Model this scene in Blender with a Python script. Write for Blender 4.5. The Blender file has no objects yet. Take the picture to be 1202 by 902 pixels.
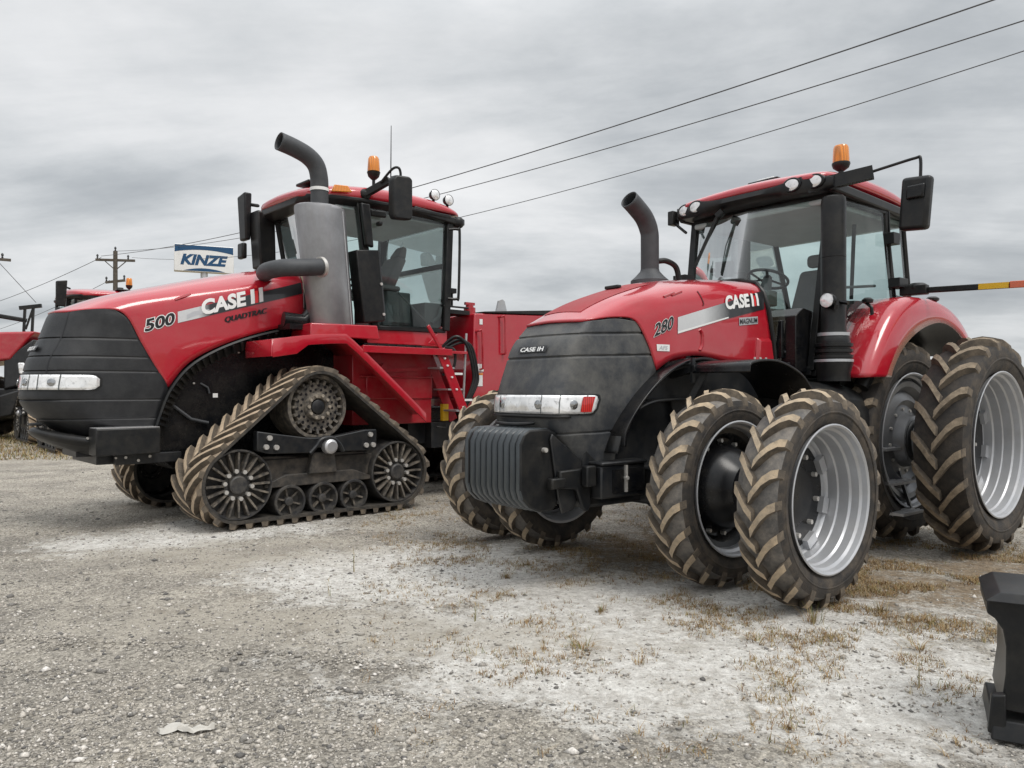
import bpy, bmesh, math, random
import numpy as np
from mathutils import Vector, Matrix, noise
from mathutils.bvhtree import BVHTree
R = math.radians
random.seed(7)
scene = bpy.context.scene
COL = scene.collection

# ------------------------------------------------------------------ materials
def new_mat(name):
    m = bpy.data.materials.new(name); m.use_nodes = True
    nt = m.node_tree; nt.nodes.clear()
    out = nt.nodes.new('ShaderNodeOutputMaterial')
    return m, nt, out
def N(nt, kind, **kw):
    n = nt.nodes.new('ShaderNode' + kind)
    for k, v in kw.items():
        if k.startswith('i_'):
            key = k[2:].replace('_', ' ')
            n.inputs[int(key) if key.isdigit() else key].default_value = v
        else:
            setattr(n, k, v)
    return n
def L(nt, a, b): nt.links.new(a, b)
def ramp(nt, fac, stops):
    r = N(nt, 'ValToRGB'); e = r.color_ramp.elements
    while len(e) > 1: e.remove(e[-1])
    e[0].position = stops[0][0]; e[0].color = (*stops[0][1], 1)
    for p, c in stops[1:]:
        x = e.new(p); x.color = (*c, 1)
    L(nt, fac, r.inputs[0]); return r.outputs[0]
def mixc(nt, fac, a, b, mode='MIX'):
    m = N(nt, 'Mix', data_type='RGBA', blend_type=mode)
    for s, v in ((0, fac), (6, a), (7, b)):
        if hasattr(v, 'links'): L(nt, v, m.inputs[s])
        else: m.inputs[s].default_value = v if s == 0 else (*v, 1)
    return m.outputs[2]
def g(v): return (v, v, v)

def surf(name, base, rough=.5, metal=0., coat=0., dust=.0, dustcol=(.30, .26, .20), scale=3., bump=0., bscale=60., var=.15, spec=.5, streak=False):
    m, nt, out = new_mat(name)
    b = N(nt, 'BsdfPrincipled'); L(nt, b.outputs[0], out.inputs[0])
    tc = N(nt, 'TexCoord')
    oi = N(nt, 'ObjectInfo')
    ad = N(nt, 'VectorMath', operation='ADD'); L(nt, tc.outputs['Object'], ad.inputs[0]); L(nt, oi.outputs['Random'], ad.inputs[1])
    n1 = N(nt, 'TexNoise', i_Scale=scale, i_Detail=6., i_Roughness=.65); L(nt, ad.outputs[0], n1.inputs['Vector'])
    col = mixc(nt, 1., base, ramp(nt, n1.outputs[0], [(.25, g(1 - var)), (.75, g(1 + var))]), 'MULTIPLY')
    b.inputs['Roughness'].default_value = rough
    if dust > 0:
        n2 = N(nt, 'TexNoise', i_Scale=scale * 1.7, i_Detail=9., i_Roughness=.72)
        if streak:
            mp = N(nt, 'Mapping'); mp.inputs['Scale'].default_value = (1, 1, .25); L(nt, ad.outputs[0], mp.inputs[0]); L(nt, mp.outputs[0], n2.inputs['Vector'])
        else: L(nt, ad.outputs[0], n2.inputs['Vector'])
        f = ramp(nt, n2.outputs[0], [(.42, g(0)), (.72, g(dust))])
        col = mixc(nt, f, col, dustcol)
        rr = N(nt, 'MapRange', i_3=rough, i_4=.9); L(nt, f, rr.inputs[0]); L(nt, rr.outputs[0], b.inputs['Roughness'])
    L(nt, col, b.inputs['Base Color'])
    b.inputs['Metallic'].default_value = metal
    b.inputs['Coat Weight'].default_value = coat
    b.inputs['Coat Roughness'].default_value = .04
    b.inputs['Specular IOR Level'].default_value = spec
    if bump > 0:
        n3 = N(nt, 'TexNoise', i_Scale=bscale, i_Detail=4.); L(nt, tc.outputs['Object'], n3.inputs['Vector'])
        bp = N(nt, 'Bump', i_Strength=bump, i_Distance=.01); L(nt, n3.outputs[0], bp.inputs['Height']); L(nt, bp.outputs[0], b.inputs['Normal'])
    return m

RED = surf('red_paint', (.44, .008, .022), .22, coat=1., dust=.08, scale=2.2, var=.06)
REDD = surf('red_frame_paint', (.36, .009, .020), .36, coat=.5, dust=.16, scale=3., var=.1)
BLK = surf('black_plastic', (.009, .0098, .011), .38, dust=.06, scale=4., var=.25, bump=.05, bscale=300, spec=.35)
BLKG = surf('black_gloss', (.005, .0055, .007), .25, dust=.05, scale=4., var=.2, spec=.35)
FRM = surf('black_frame_paint', (.008, .0095, .012), .40, dust=.14, dustcol=(.16, .14, .11), scale=4., var=.3)
GRIL = surf('grille_plastic', (.034, .037, .042), .42, dust=.50, dustcol=(.21, .20, .175), scale=2.3, var=.35, bump=.25, bscale=420)
GRILQ = surf('dark_grille_plastic', (.0115, .0125, .0145), .42, dust=.13, dustcol=(.15, .148, .145), scale=3.2, var=.3, bump=.25, bscale=420)
CAST = surf('cast_weight_paint', (.040, .048, .054), .30, dust=.10, dustcol=(.12, .12, .12), scale=5., var=.25, bump=.2, bscale=90)
RUB = surf('tyre_rubber', (.026, .023, .021), .72, dust=.55, dustcol=(.16, .125, .09), scale=4.5, var=.3, bump=.3, bscale=120)
TREAD = surf('worn_tread_rubber', (.095, .09, .085), .58, dust=.8, dustcol=(.30, .265, .225), scale=5.5, var=.4, bump=.3, bscale=90)
LUG = surf('muddy_lug_rubber', (.34, .275, .20), .85, dust=1., dustcol=(.52, .40, .265), scale=11., var=.4, bump=.4, bscale=110)
LUGS = surf('lug_side_rubber', (.085, .07, .055), .8, dust=.8, dustcol=(.24, .19, .135), scale=7., var=.4, bump=.3, bscale=110)
RTREAD = surf('dark_tread_rubber', (.022, .019, .017), .75, dust=.5, dustcol=(.10, .08, .06), scale=5.5, var=.4, bump=.3, bscale=90)
RLUG = surf('dry_mud_lug_rubber', (.17, .135, .095), .85, dust=1., dustcol=(.33, .26, .185), scale=9., var=.4, bump=.4, bscale=110)
TLUG = surf('track_lug_rubber', (.40, .31, .215), .85, dust=.9, dustcol=(.54, .42, .29), scale=8., var=.4, bump=.4, bscale=110)
TBELT = surf('track_belt_rubber', (.26, .20, .14), .85, dust=.95, dustcol=(.50, .39, .28), scale=7., var=.4, bump=.4, bscale=90)
TEDGE = surf('track_edge_rubber', (.028, .026, .024), .7, dust=.5, dustcol=(.17, .14, .105), scale=5., var=.3, bump=.3, bscale=90)
DIRTY = surf('dusty_steel', (.055, .050, .045), .6, metal=.0, dust=.9, dustcol=(.30, .255, .20), scale=7., var=.4, bump=.3, bscale=80)
SIL = surf('silver_rim_paint', (.50, .51, .53), .36, metal=.45, dust=.25, dustcol=(.36, .33, .29), scale=4., var=.1)
STEEL = surf('galvanised_steel', (.55, .55, .56), .38, metal=.7, dust=.3, dustcol=(.4, .37, .33), scale=6., var=.12)
MUFF = surf('heat_grey_steel', (.31, .31, .32), .34, metal=.75, dust=.35, dustcol=(.20, .19, .18), scale=2.6, var=.25, streak=True)
PIPE = surf('charcoal_pipe', (.045, .048, .053), .55, dust=.2, dustcol=(.12, .12, .12), scale=6., var=.25, bump=.25, bscale=200)
WHITE = surf('white_decal', (.80, .80, .79), .35, var=.04)
SILD = surf('silver_decal', (.50, .51, .53), .3, metal=.3, var=.1)
BLKD = surf('black_decal', (.012, .012, .014), .3, var=.1)
REDM = surf('red_emblem', (.72, .03, .03), .3, var=.05)
ORNG = surf('orange_marking', (.75, .22, .02), .4, var=.05)
YEL = surf('yellow_marking', (.75, .45, .02), .4, var=.05)
SEAT = surf('seat_fabric', (.16, .15, .155), .85, dust=.2, var=.2, bump=.3, bscale=150)
LINER = surf('cab_lining', (.55, .59, .59), .8, var=.1)
CONS = surf('cab_console', (.09, .10, .10), .7, var=.15)
CHROME = surf('mirror_face', (.75, .77, .78), .05, metal=1., var=.02)
ROOFD = surf('dark_red_roof', (.22, .008, .013), .35, coat=.5, dust=.2, var=.1)
WOOD = surf('weathered_wood', (.10, .085, .07), .9, scale=6., var=.4)
BOLT = surf('bolt_zinc', (.62, .60, .57), .4, metal=.5, dust=.3, var=.2, scale=30.)

def lamp_mat():
    m, nt, out = new_mat('headlight_lens')
    b = N(nt, 'BsdfPrincipled', i_Roughness=.10); L(nt, b.outputs[0], out.inputs[0])
    tc = N(nt, 'TexCoord')
    v = N(nt, 'TexVoronoi', i_Scale=7.); L(nt, tc.outputs['Object'], v.inputs['Vector'])
    n = N(nt, 'TexNoise', i_Scale=26., i_Detail=5., i_Roughness=.7); L(nt, tc.outputs['Object'], n.inputs['Vector'])
    c = ramp(nt, v.outputs[0], [(.0, g(.5)), (.12, g(.92)), (.45, g(.95)), (.56, g(.80)), (.62, g(.92))])
    c2 = mixc(nt, 1., c, ramp(nt, n.outputs[0], [(.30, g(.5)), (.42, g(.95)), (.6, g(1.))]), 'MULTIPLY')
    L(nt, c2, b.inputs['Base Color']); b.inputs['Metallic'].default_value = .35
    b.inputs['Coat Weight'].default_value = 1.
    bp = N(nt, 'Bump', i_Strength=.35, i_Distance=.02); L(nt, v.outputs[0], bp.inputs['Height']); L(nt, bp.outputs[0], b.inputs['Normal'])
    return m
LAMP = lamp_mat()
def glass(name, tint, refl=.08, rough=0.):
    m, nt, out = new_mat(name)
    t = N(nt, 'BsdfTransparent'); t.inputs[0].default_value = (*tint, 1)
    gl = N(nt, 'BsdfGlossy'); gl.inputs['Roughness'].default_value = .02
    lw = N(nt, 'LayerWeight', i_Blend=.35)
    mr = N(nt, 'MapRange', i_3=refl, i_4=.75); L(nt, lw.outputs['Fresnel'], mr.inputs[0])
    tc = N(nt, 'TexCoord'); n = N(nt, 'TexNoise', i_Scale=3., i_Detail=8.); L(nt, tc.outputs['Object'], n.inputs['Vector'])
    di = N(nt, 'BsdfDiffuse'); di.inputs[0].default_value = (.45, .47, .46, 1)
    mx = N(nt, 'MixShader'); L(nt, mr.outputs[0], mx.inputs[0]); L(nt, t.outputs[0], mx.inputs[1]); L(nt, gl.outputs[0], mx.inputs[2])
    m2 = N(nt, 'MixShader'); L(nt, ramp(nt, n.outputs[0], [(.45, g(.0)), (.85, g(.07))]), m2.inputs[0]); L(nt, mx.outputs[0], m2.inputs[1]); L(nt, di.outputs[0], m2.inputs[2])
    L(nt, m2.outputs[0], out.inputs[0]); return m
GLASS = glass('tinted_cab_glass', (.84, .94, .925), .035)
def amber_mat(name, col, em):
    m, nt, out = new_mat(name)
    b = N(nt, 'BsdfPrincipled', i_Roughness=.15); L(nt, b.outputs[0], out.inputs[0])
    tc = N(nt, 'TexCoord'); w = N(nt, 'TexWave', i_Scale=16.); L(nt, tc.outputs['Object'], w.inputs['Vector'])
    L(nt, mixc(nt, w.outputs[1], col, tuple(c * .55 for c in col)), b.inputs['Base Color'])
    b.inputs['Coat Weight'].default_value = .8; b.inputs['Subsurface Weight'].default_value = .0
    return m
AMBER = amber_mat('amber_lens', (.85, .27, .01), 0)
REDL = amber_mat('red_lens', (.60, .035, .03), 0)

# ------------------------------------------------------------------ geometry helpers
class G:
    def __init__(s): s.v = []; s.f = []; s.m = []
    def add(s, vs, fs, mi=0):
        o = len(s.v); s.v += [tuple(p) for p in vs]
        s.f += [tuple(i + o for i in f) for f in fs]
        s.m += [mi] * len(fs) if isinstance(mi, int) else list(mi)
        return s
    def box(s, c, d, rot=None, mi=0):
        P = [Vector((x * d[0] / 2, y * d[1] / 2, z * d[2] / 2)) for x in (-1, 1) for y in (-1, 1) for z in (-1, 1)]
        if rot: P = [rot @ p for p in P]
        P = [p + Vector(c) for p in P]
        return s.add(P, [(0, 1, 3, 2), (4, 6, 7, 5), (0, 4, 5, 1), (2, 3, 7, 6), (0, 2, 6, 4), (1, 5, 7, 3)], mi)
    def bb(s, x0, x1, y0, y1, z0, z1, mi=0):
        return s.box(((x0 + x1) / 2, (y0 + y1) / 2, (z0 + z1) / 2), (abs(x1 - x0), abs(y1 - y0), abs(z1 - z0)), None, mi)
    def hexa(s, P, mi=0):  # bottom 4 ccw, top 4 ccw
        return s.add(P, [(3, 2, 1, 0), (4, 5, 6, 7), (0, 1, 5, 4), (1, 2, 6, 5), (2, 3, 7, 6), (3, 0, 4, 7)], mi)
    def bar(s, a, b, w, h, up=(0, 0, 1), mi=0):
        a = Vector(a); b = Vector(b); d = (b - a).normalized(); sd = d.cross(Vector(up))
        if sd.length < 1e-4: sd = d.cross(Vector((1, 0, 0)))
        sd.normalize(); u = sd.cross(d)
        P = [p + sd * (x * w / 2) + u * (z * h / 2) for p in (a, b) for x, z in ((-1, -1), (1, -1), (1, 1), (-1, 1))]
        return s.hexa(P, mi)
    def prism(s, poly, y0, y1, mi=0):  # poly in x,z
        n = len(poly)
        P = [(x, y0, z) for x, z in poly] + [(x, y1, z) for x, z in poly]
        return s.add(P, [tuple(range(n)), tuple(range(2 * n - 1, n - 1, -1))] + [(i, i + n, (i + 1) % n + n, (i + 1) % n) for i in range(n)], mi)
    def ribbon(s, path, y0, y1, mi=0, t=0.):  # sheet along an xz path, between y0 and y1
        n = len(path)
        P = [(x, y0, z) for x, z in path] + [(x, y1, z) for x, z in path]
        return s.add(P, [(i, i + 1, i + 1 + n, i + n) for i in range(n - 1)], mi)
    def rings(s, rr, closed=True, caps=True, mi=0):
        n = len(rr[0]); P = [p for r in rr for p in r]; F = []
        for k in range(len(rr) - 1):
            for i in range(n if closed else n - 1):
                j = (i + 1) % n
                F.append((k * n + i, k * n + j, (k + 1) * n + j, (k + 1) * n + i))
        if caps and closed:
            F.append(tuple(range(n - 1, -1, -1))); F.append(tuple((len(rr) - 1) * n + i for i in range(n)))
        return s.add(P, F, mi)
    def tube(s, path, rad, n=10, mi=0, caps=True, sx=1.):
        path = [Vector(p) for p in path]; rr = []
        if not hasattr(rad, '__len__'): rad = [rad] * len(path)
        t0 = (path[1] - path[0]).normalized()
        u = t0.orthogonal().normalized()
        for k, p in enumerate(path):
            t = (path[min(k + 1, len(path) - 1)] - path[max(k - 1, 0)]).normalized()
            u = (u - t * u.dot(t)).normalized(); w = t.cross(u)
            rr.append([p + (u * math.cos(a) * sx + w * math.sin(a)) * rad[k] for a in [2 * math.pi * i / n for i in range(n)]])
        return s.rings(rr, True, caps, mi)
    def cyl(s, a, b, r, n=20, mi=0, r2=None):
        return s.tube([a, b], [r, r if r2 is None else r2], n, mi)
    def lathe(s, prof, axis='y', c=(0, 0, 0), n=40, mi=0, closed_prof=False):
        # prof: (t along axis, radius)
        rr = []
        for t, r in prof:
            ring = []
            for i in range(n):
                a = 2 * math.pi * i / n; p, q = r * math.cos(a), r * math.sin(a)
                v = {'y': (p, t, q), 'x': (t, p, q), 'z': (p, q, t)}[axis]
                ring.append((v[0] + c[0], v[1] + c[1], v[2] + c[2]))
            rr.append(ring)
        if closed_prof: rr.append(rr[0])
        return s.rings(rr, True, False, mi)
    def patch(s, pts, mi=0):
        n = len(pts[0])
        return s.add([p for r in pts for p in r], [(k * n + i, k * n + i + 1, (k + 1) * n + i + 1, (k + 1) * n + i) for k in range(len(pts) - 1) for i in range(n - 1)], mi)
    def ball(s, c, r, n=12, mi=0, sc=(1, 1, 1)):
        rr = []
        for k in range(1, n // 2):
            t = math.pi * k / (n // 2)
            rr.append([(c[0] + sc[0] * r * math.sin(t) * math.cos(2 * math.pi * i / n), c[1] + sc[1] * r * math.sin(t) * math.sin(2 * math.pi * i / n), c[2] + sc[2] * r * math.cos(t)) for i in range(n)])
        return s.rings(rr, True, True, mi)

def obj(name, gm, mats, parent=None, bevel=0., smooth=35, solid=0., seg=2, loc=None, weld=True):
    me = bpy.data.meshes.new(name)
    me.from_pydata(gm.v, [], gm.f)
    if not isinstance(mats, (list, tuple)): mats = [mats]
    for m in mats: me.materials.append(m)
    me.polygons.foreach_set('material_index', gm.m)
    bm = bmesh.new(); bm.from_mesh(me)
    if weld: bmesh.ops.remove_doubles(bm, verts=bm.verts, dist=1e-5)
    bmesh.ops.recalc_face_normals(bm, faces=bm.faces); bm.to_mesh(me); bm.free()
    me.polygons.foreach_set('use_smooth', [True] * len(me.polygons))
    me.set_sharp_from_angle(angle=R(smooth))
    o = bpy.data.objects.new(name, me); COL.objects.link(o)
    if parent: o.parent = parent
    if loc: o.location = loc
    if solid:
        md = o.modifiers.new('solid', 'SOLIDIFY'); md.thickness = solid; md.offset = -1
    if bevel:
        md = o.modifiers.new('bevel', 'BEVEL'); md.width = bevel; md.segments = seg; md.limit_method = 'ANGLE'; md.angle_limit = R(32); md.harden_normals = False
    return o
def tag(o, label=None, cat=None, group=None, kind=None):
    for k, v in (('label', label), ('category', cat), ('group', group), ('kind', kind)):
        if v: o[k] = v
    return o
def empty(name, loc=(0, 0, 0), rz=0., parent=None):
    o = bpy.data.objects.new(name, None); COL.objects.link(o); o.location = loc; o.rotation_euler = (0, 0, rz)
    o.empty_display_size = .2
    if parent: o.parent = parent
    return o
def copy_tree(o, parent=None):
    c = o.copy(); COL.objects.link(c); c.parent = parent
    for ch in list(o.children): copy_tree(ch, c)
    return c
def cr(p0, p1, p2, p3, t):
    return .5 * ((2 * p1) + (p2 - p0) * t + (2 * p0 - 5 * p1 + 4 * p2 - p3) * t * t + (3 * p1 - p0 - 3 * p2 + p3) * t ** 3)
def spline(P, u):
    n = len(P); k = max(0, min(n - 2, int(math.floor(u)))); t = u - k
    p1, p2 = P[k], P[k + 1]
    p0 = P[k - 1] if k > 0 else p1 * 2 - p2
    p3 = P[k + 2] if k + 2 < n else p2 * 2 - p1
    return cr(p0, p1, p2, p3, t)
def smoothpath(pts, k=6):
    P = [Vector(p) for p in pts]
    return [spline(P, i / k) for i in range((len(P) - 1) * k + 1)]
class Net:
    """smooth surface through a net of control points, rows x cols"""
    def __init__(s, rows): s.r = [[Vector(p) for p in r] for r in rows]
    def at(s, u, v):  # u along rows, v along columns
        return spline([spline(r, v) for r in s.r], u)
    def normal(s, u, v):
        e = .02; a = s.at(u + e, v) - s.at(u - e, v); b = s.at(u, v + e) - s.at(u, v - e)
        return a.cross(b).normalized()
    def grid(s, nu, nv, u0=0, u1=None, v0=0, v1=None):
        u1 = len(s.r) - 1 if u1 is None else u1; v1 = len(s.r[0]) - 1 if v1 is None else v1
        return [[s.at(u0 + (u1 - u0) * i / nu, v0 + (v1 - v0) * j / nv) for j in range(nv + 1)] for i in range(nu + 1)]
def mirror_rows(rows):  # half rows from near (+y) edge to centre -> full rows
    return [[tuple(p) for p in r] + [(p[0], -p[1], p[2]) for p in reversed(r[:-1])] for r in rows]

# ------------------------------------------------------------------ lettering
def text_geo(s, size=1., bold=0., shear=0., spacing=1.):
    cu = bpy.data.curves.new('lettering_curve', 'FONT'); cu.body = s; cu.size = size; cu.offset = bold; cu.shear = shear; cu.space_character = spacing
    cu.resolution_u = 4
    o = bpy.data.objects.new('lettering_curve', cu); COL.objects.link(o)
    dg = bpy.context.evaluated_depsgraph_get(); me = bpy.data.meshes.new_from_object(o.evaluated_get(dg))
    v = [(p.co.x, p.co.y) for p in me.vertices]; f = [tuple(p.vertices) for p in me.polygons]
    bpy.data.objects.remove(o); bpy.data.curves.remove(cu); bpy.data.meshes.remove(me)
    x0 = min(p[0] for p in v); x1 = max(p[0] for p in v); y0 = min(p[1] for p in v)
    return [(a - x0, b - y0) for a, b in v], f, x1 - x0, max(p[1] for p in v) - y0
def lettering(name, s, place, width, height, mat, parent, bold=0., shear=0., outline=None, extra=0., spacing=1.):
    """place(a,b,lift) maps text coordinates (metres along, metres up) to a point"""
    objs = []
    for k, (mm, bb, lift) in enumerate(([(outline, bold + extra, .0)] if outline else []) + [(mat, bold, .0022 if outline else .0)]):
        v, f, w, h = text_geo(s, 1., bb, shear, spacing)
        if k == 0: W, Hh = w, h
        ox = (W - w) / 2; oy = (Hh - h) / 2
        gm = G(); gm.add([place((a + ox) * width / W, (b + oy) * height / Hh, lift) for a, b in v], f)
        o = obj(name if k == len(objs) == 0 else name, gm, mm, parent, weld=False); objs.append(o)
    return objs
def side_place(bvh, x0, z0, ang, sgn=1, off=.006):
    """place function on the +y side of a body: reading direction is -x, rising by ang"""
    ca, sa = math.cos(ang), math.sin(ang)
    def f(a, b, lift=0.):
        x = x0 - a * ca + b * sa * .0; z = z0 + a * sa + b
        h = bvh.ray_cast(Vector((x, 3., z)), Vector((0, -1, 0)))
        y = h[0].y if h[0] else .5
        return (x, y + off + lift, z)
    return f
def bvh_of(gm):
    return BVHTree.FromPolygons([Vector(v) for v in gm.v], gm.f)

# ------------------------------------------------------------------ wheels
def tyre_geo(Rr, W, rim, nl, lug_h, lug_w, sgn=1, ang=.30):
    """lugged farm tyre about the local y axis, outside towards +y; x forward. materials 0 side, 1 tread, 2 lug top, 3 lug side"""
    gm = G(); n = 72; h = W / 2
    Rc = Rr - lug_h
    prof = [(-h * .80, rim), (-h * .97, rim + (Rc - rim) * .25), (-h * 1.03, rim + (Rc - rim) * .5), (-h * 1.0, Rc - .075), (-h * .93, Rc - .04)]
    tread = [(-h * .93, Rc - .04), (-h * .6, Rc - .012), (0, Rc), (h * .6, Rc - .012), (h * .93, Rc - .04)]
    gm.lathe(prof, 'y', n=n, mi=0); gm.lathe([(-t, r) for t, r in reversed(prof)], 'y', n=n, mi=0); gm.lathe(tread, 'y', n=n, mi=1)
    # moulded ring on the sidewall
    gm.lathe([(h * 1.035, rim + (Rc - rim) * .42), (h * 1.055, rim + (Rc - rim) * .46), (h * 1.035, rim + (Rc - rim) * .50)], 'y', n=n, mi=0)
    def rc(y):
        a = abs(y) / h
        return Rc - .012 * (a / .6) ** 2 if a < .6 else Rc - .012 - .028 * (a - .6) / .33 if a < .93 else Rc - .04 - (a - .93) * 1.0
    for k in range(nl):
        for side in (1, -1):
            th0 = 2 * math.pi * (k + (.5 if side < 0 else 0)) / nl
            st = [(-.07, 0.), (.20, .30), (.48, .62), (.76, .86), (.95, .97), (1.0, 1.0)]
            rr = []
            for i, (yy, tt) in enumerate(st):
                y = side * yy * h; th = th0 + ang * tt
                r0 = rc(y) - .02; rt = rc(y) + lug_h * (1. if i < 4 else (.95 if i == 4 else -.4)) + (random.uniform(-.003, .003))
                if i == 0: rt = rc(y) + lug_h * .80
                w = lug_w * (1.12 if i == 0 else 1.0 + .12 * yy); wb = w * 1.3
                if i == 5: y = side * h * 1.0; r0 = Rc - .10; rt = Rc - .05
                ring = []
                for (rad, ww) in ((r0, -wb), (rt, -w), (rt, w), (r0, wb)):
                    a = th + ww / 2 / Rr
                    ring.append((rad * math.cos(a), y * 1., rad * math.sin(a)))
                rr.append(ring)
            o = len(gm.v); P = [p for r in rr for p in r]; F = []; MI = []
            for q in range(len(rr) - 1):
                for i in range(3):
                    F.append((q * 4 + i, q * 4 + i + 1, q * 4 + 5 + i, q * 4 + 4 + i)); MI.append(2 if i == 1 and q < 4 else 3)
            F.append((0, 1, 2, 3)); MI.append(3); F.append((20, 21, 22, 23)); MI.append(3)
            gm.add(P, F, MI)
    if sgn < 0: gm.v = [(x, -y, z) for x, y, z in gm.v]
    return gm
def flip(gm, sgn):
    if sgn < 0: gm.v = [(x, -y, z) for x, y, z in gm.v]
    return gm
def dish_geo(rim, h, depth, centre_r, lip=.03, sgn=1):
    """silver rim barrel with stepped flanges; disc set back by depth"""
    gm = G()
    gm.lathe([(h, rim + .005), (h + .012, rim + .012), (h + .016, rim + .002), (h + .006, rim - .012), (h - .03, rim - .018), (h - .045, rim - .035), (h - .10, rim - .04), (h - .115, rim - .052), (h - .19, rim - .055),
              (h - .20, rim - .066), (h - .27, rim - .068), (h - .285, rim - .08), (h - depth, rim - .085), (h - depth - .01, rim - .11), (h - depth, centre_r + .02), (h - depth - .02, centre_r)], 'y', n=72)
    gm.lathe([(-h, rim + .005), (-h - .012, rim + .012), (-h - .012, rim - .01), (-h + .05, rim - .04), (h - depth - .02, rim - .06)], 'y', n=72)
    return flip(gm, sgn)
# ================================================================== row crop tractor
MC, MA = (1.0, 6.78, 0), 39
T = empty('wheeled_tractor', MC, R(180 + MA))
tag(T, 'red tractor on dual lugged tyres with stacked front weights, nearest on the right', 'tractor')

# hood ------------------------------------------------------------
half = [
 [(.13,.47,1.70),(.23,.465,1.92),(.36,.44,2.10),(.56,.41,2.12),(.84,.355,2.085),(.90,.2,2.085),(.91,0,2.09)],
 [(.0,.485,1.775),(.07,.48,1.96),(.18,.465,2.14),(.33,.425,2.205),(.58,.36,2.19),(.66,.2,2.22),(.67,0,2.235)],
 [(-.14,.495,1.815),(-.08,.49,2.0),(.0,.485,2.18),(.08,.45,2.30),(.24,.37,2.325),(.30,.2,2.355),(.31,0,2.365)],
 [(-.42,.50,1.835),(-.38,.50,2.02),(-.34,.495,2.23),(-.30,.465,2.36),(-.22,.39,2.43),(-.18,.2,2.485),(-.17,0,2.50)],
 [(-.80,.51,1.79),(-.80,.512,2.0),(-.80,.505,2.26),(-.80,.48,2.42),(-.78,.40,2.51),(-.77,.2,2.56),(-.77,0,2.57)],
 [(-1.15,.515,1.78),(-1.14,.517,2.0),(-1.13,.51,2.28),(-1.12,.485,2.44),(-1.11,.40,2.535),(-1.10,.2,2.585),(-1.10,0,2.595)],
 [(-1.50,.52,1.78),(-1.46,.522,2.0),(-1.39,.515,2.29),(-1.36,.485,2.45),(-1.38,.40,2.55),(-1.42,.2,2.60),(-1.43,0,2.61)],
]
MH = Net(mirror_rows(half))
gm = G().patch(MH.grid(48, 48)); mh_bvh = bvh_of(gm)
hood = obj('hood', gm, RED, T, solid=.018, smooth=50)
# darker recessed centre panel of the hood top
gm = G(); pts = [[MH.at(u, v) + Vector((0, 0, .004)) for v in [6 + (j - 8) * .145 for j in range(17)]] for u in [.55 + i * (2.75 - .55) / 14 for i in range(15)]]
gm.patch(pts); obj('hood_top_panel', gm, surf('matt_red_paint', (.30, .012, .018), .55, dust=.3, dustcol=(.35, .16, .15), var=.1), T, smooth=50)
gm = G(); p = MH.at(2.35, 6); gm.box((p.x, p.y, p.z + .018), (.05, .16, .03)); obj('hood_latch', gm, BLK, T, bevel=.008)
# panel seams and the raised service panel on the side
def on_side(bvh, x, z, off=.004):
    h = bvh.ray_cast(Vector((x, 3., z)), Vector((0, -1, 0)))
    return Vector((x, (h[0].y if h[0] else .5) + off, z))
def side_strip(name, pts, w, mat, parent, bvh, off=.004, k=6):
    P = smoothpath([(x, 0, z) for x, z in pts], k); gm = G(); rows = []
    for i, p in enumerate(P):
        t = (P[min(i + 1, len(P) - 1)] - P[max(i - 1, 0)]).normalized(); nx, nz = -t.z, t.x
        rows.append([on_side(bvh, p.x + nx * w * s / 2, p.z + nz * w * s / 2, off) for s in (-1, 0, 1)])
    gm.patch(rows); return obj(name, gm, mat, parent)
side_strip('hood_seam', [(-.42, 2.40), (-.46, 2.30), (-.45, 2.27)], .014, surf('seam_shadow_red', (.10, .005, .008), .6), T, mh_bvh)
gm = G()
for pth in ([(-.40, 2.06), (-.43, 2.02), (-.43, 1.93), (-.40, 1.88)],):
    gm.tube([on_side(mh_bvh, x, z, .002) for x, z in [(p.x, p.z) for p in smoothpath([(a, 0, b) for a, b in pth])]], .014, 8)
obj('hood_side_handle', gm, RED, T)
gm = G(); q = [on_side(mh_bvh, x, z, o) for x, z, o in ((-1.22, 2.03, .0), (-1.44, 2.03, .0), (-1.49, 1.80, .0), (-1.20, 1.80, .0))]
q2 = [on_side(mh_bvh, x, z, .03) for x, z in ((-1.25, 2.0), (-1.43, 2.0), (-1.475, 1.815), (-1.235, 1.815))]
gm.hexa(q + q2); obj('hood_bulge', gm, RED, T, bevel=.01)
gm = G().tube([(-1.52, .53, 1.77), (-1.485, .533, 2.0), (-1.415, .527, 2.29), (-1.385, .49, 2.46), (-1.40, .40, 2.565), (-1.44, .2, 2.615), (-1.45, 0, 2.625), (-1.44, -.2, 2.615), (-1.40, -.40, 2.565), (-1.385, -.49, 2.46), (-1.415, -.527, 2.29), (-1.52, -.53, 1.77)], .022, 8)
obj('hood_rear_seal', gm, BLK, T)
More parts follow.
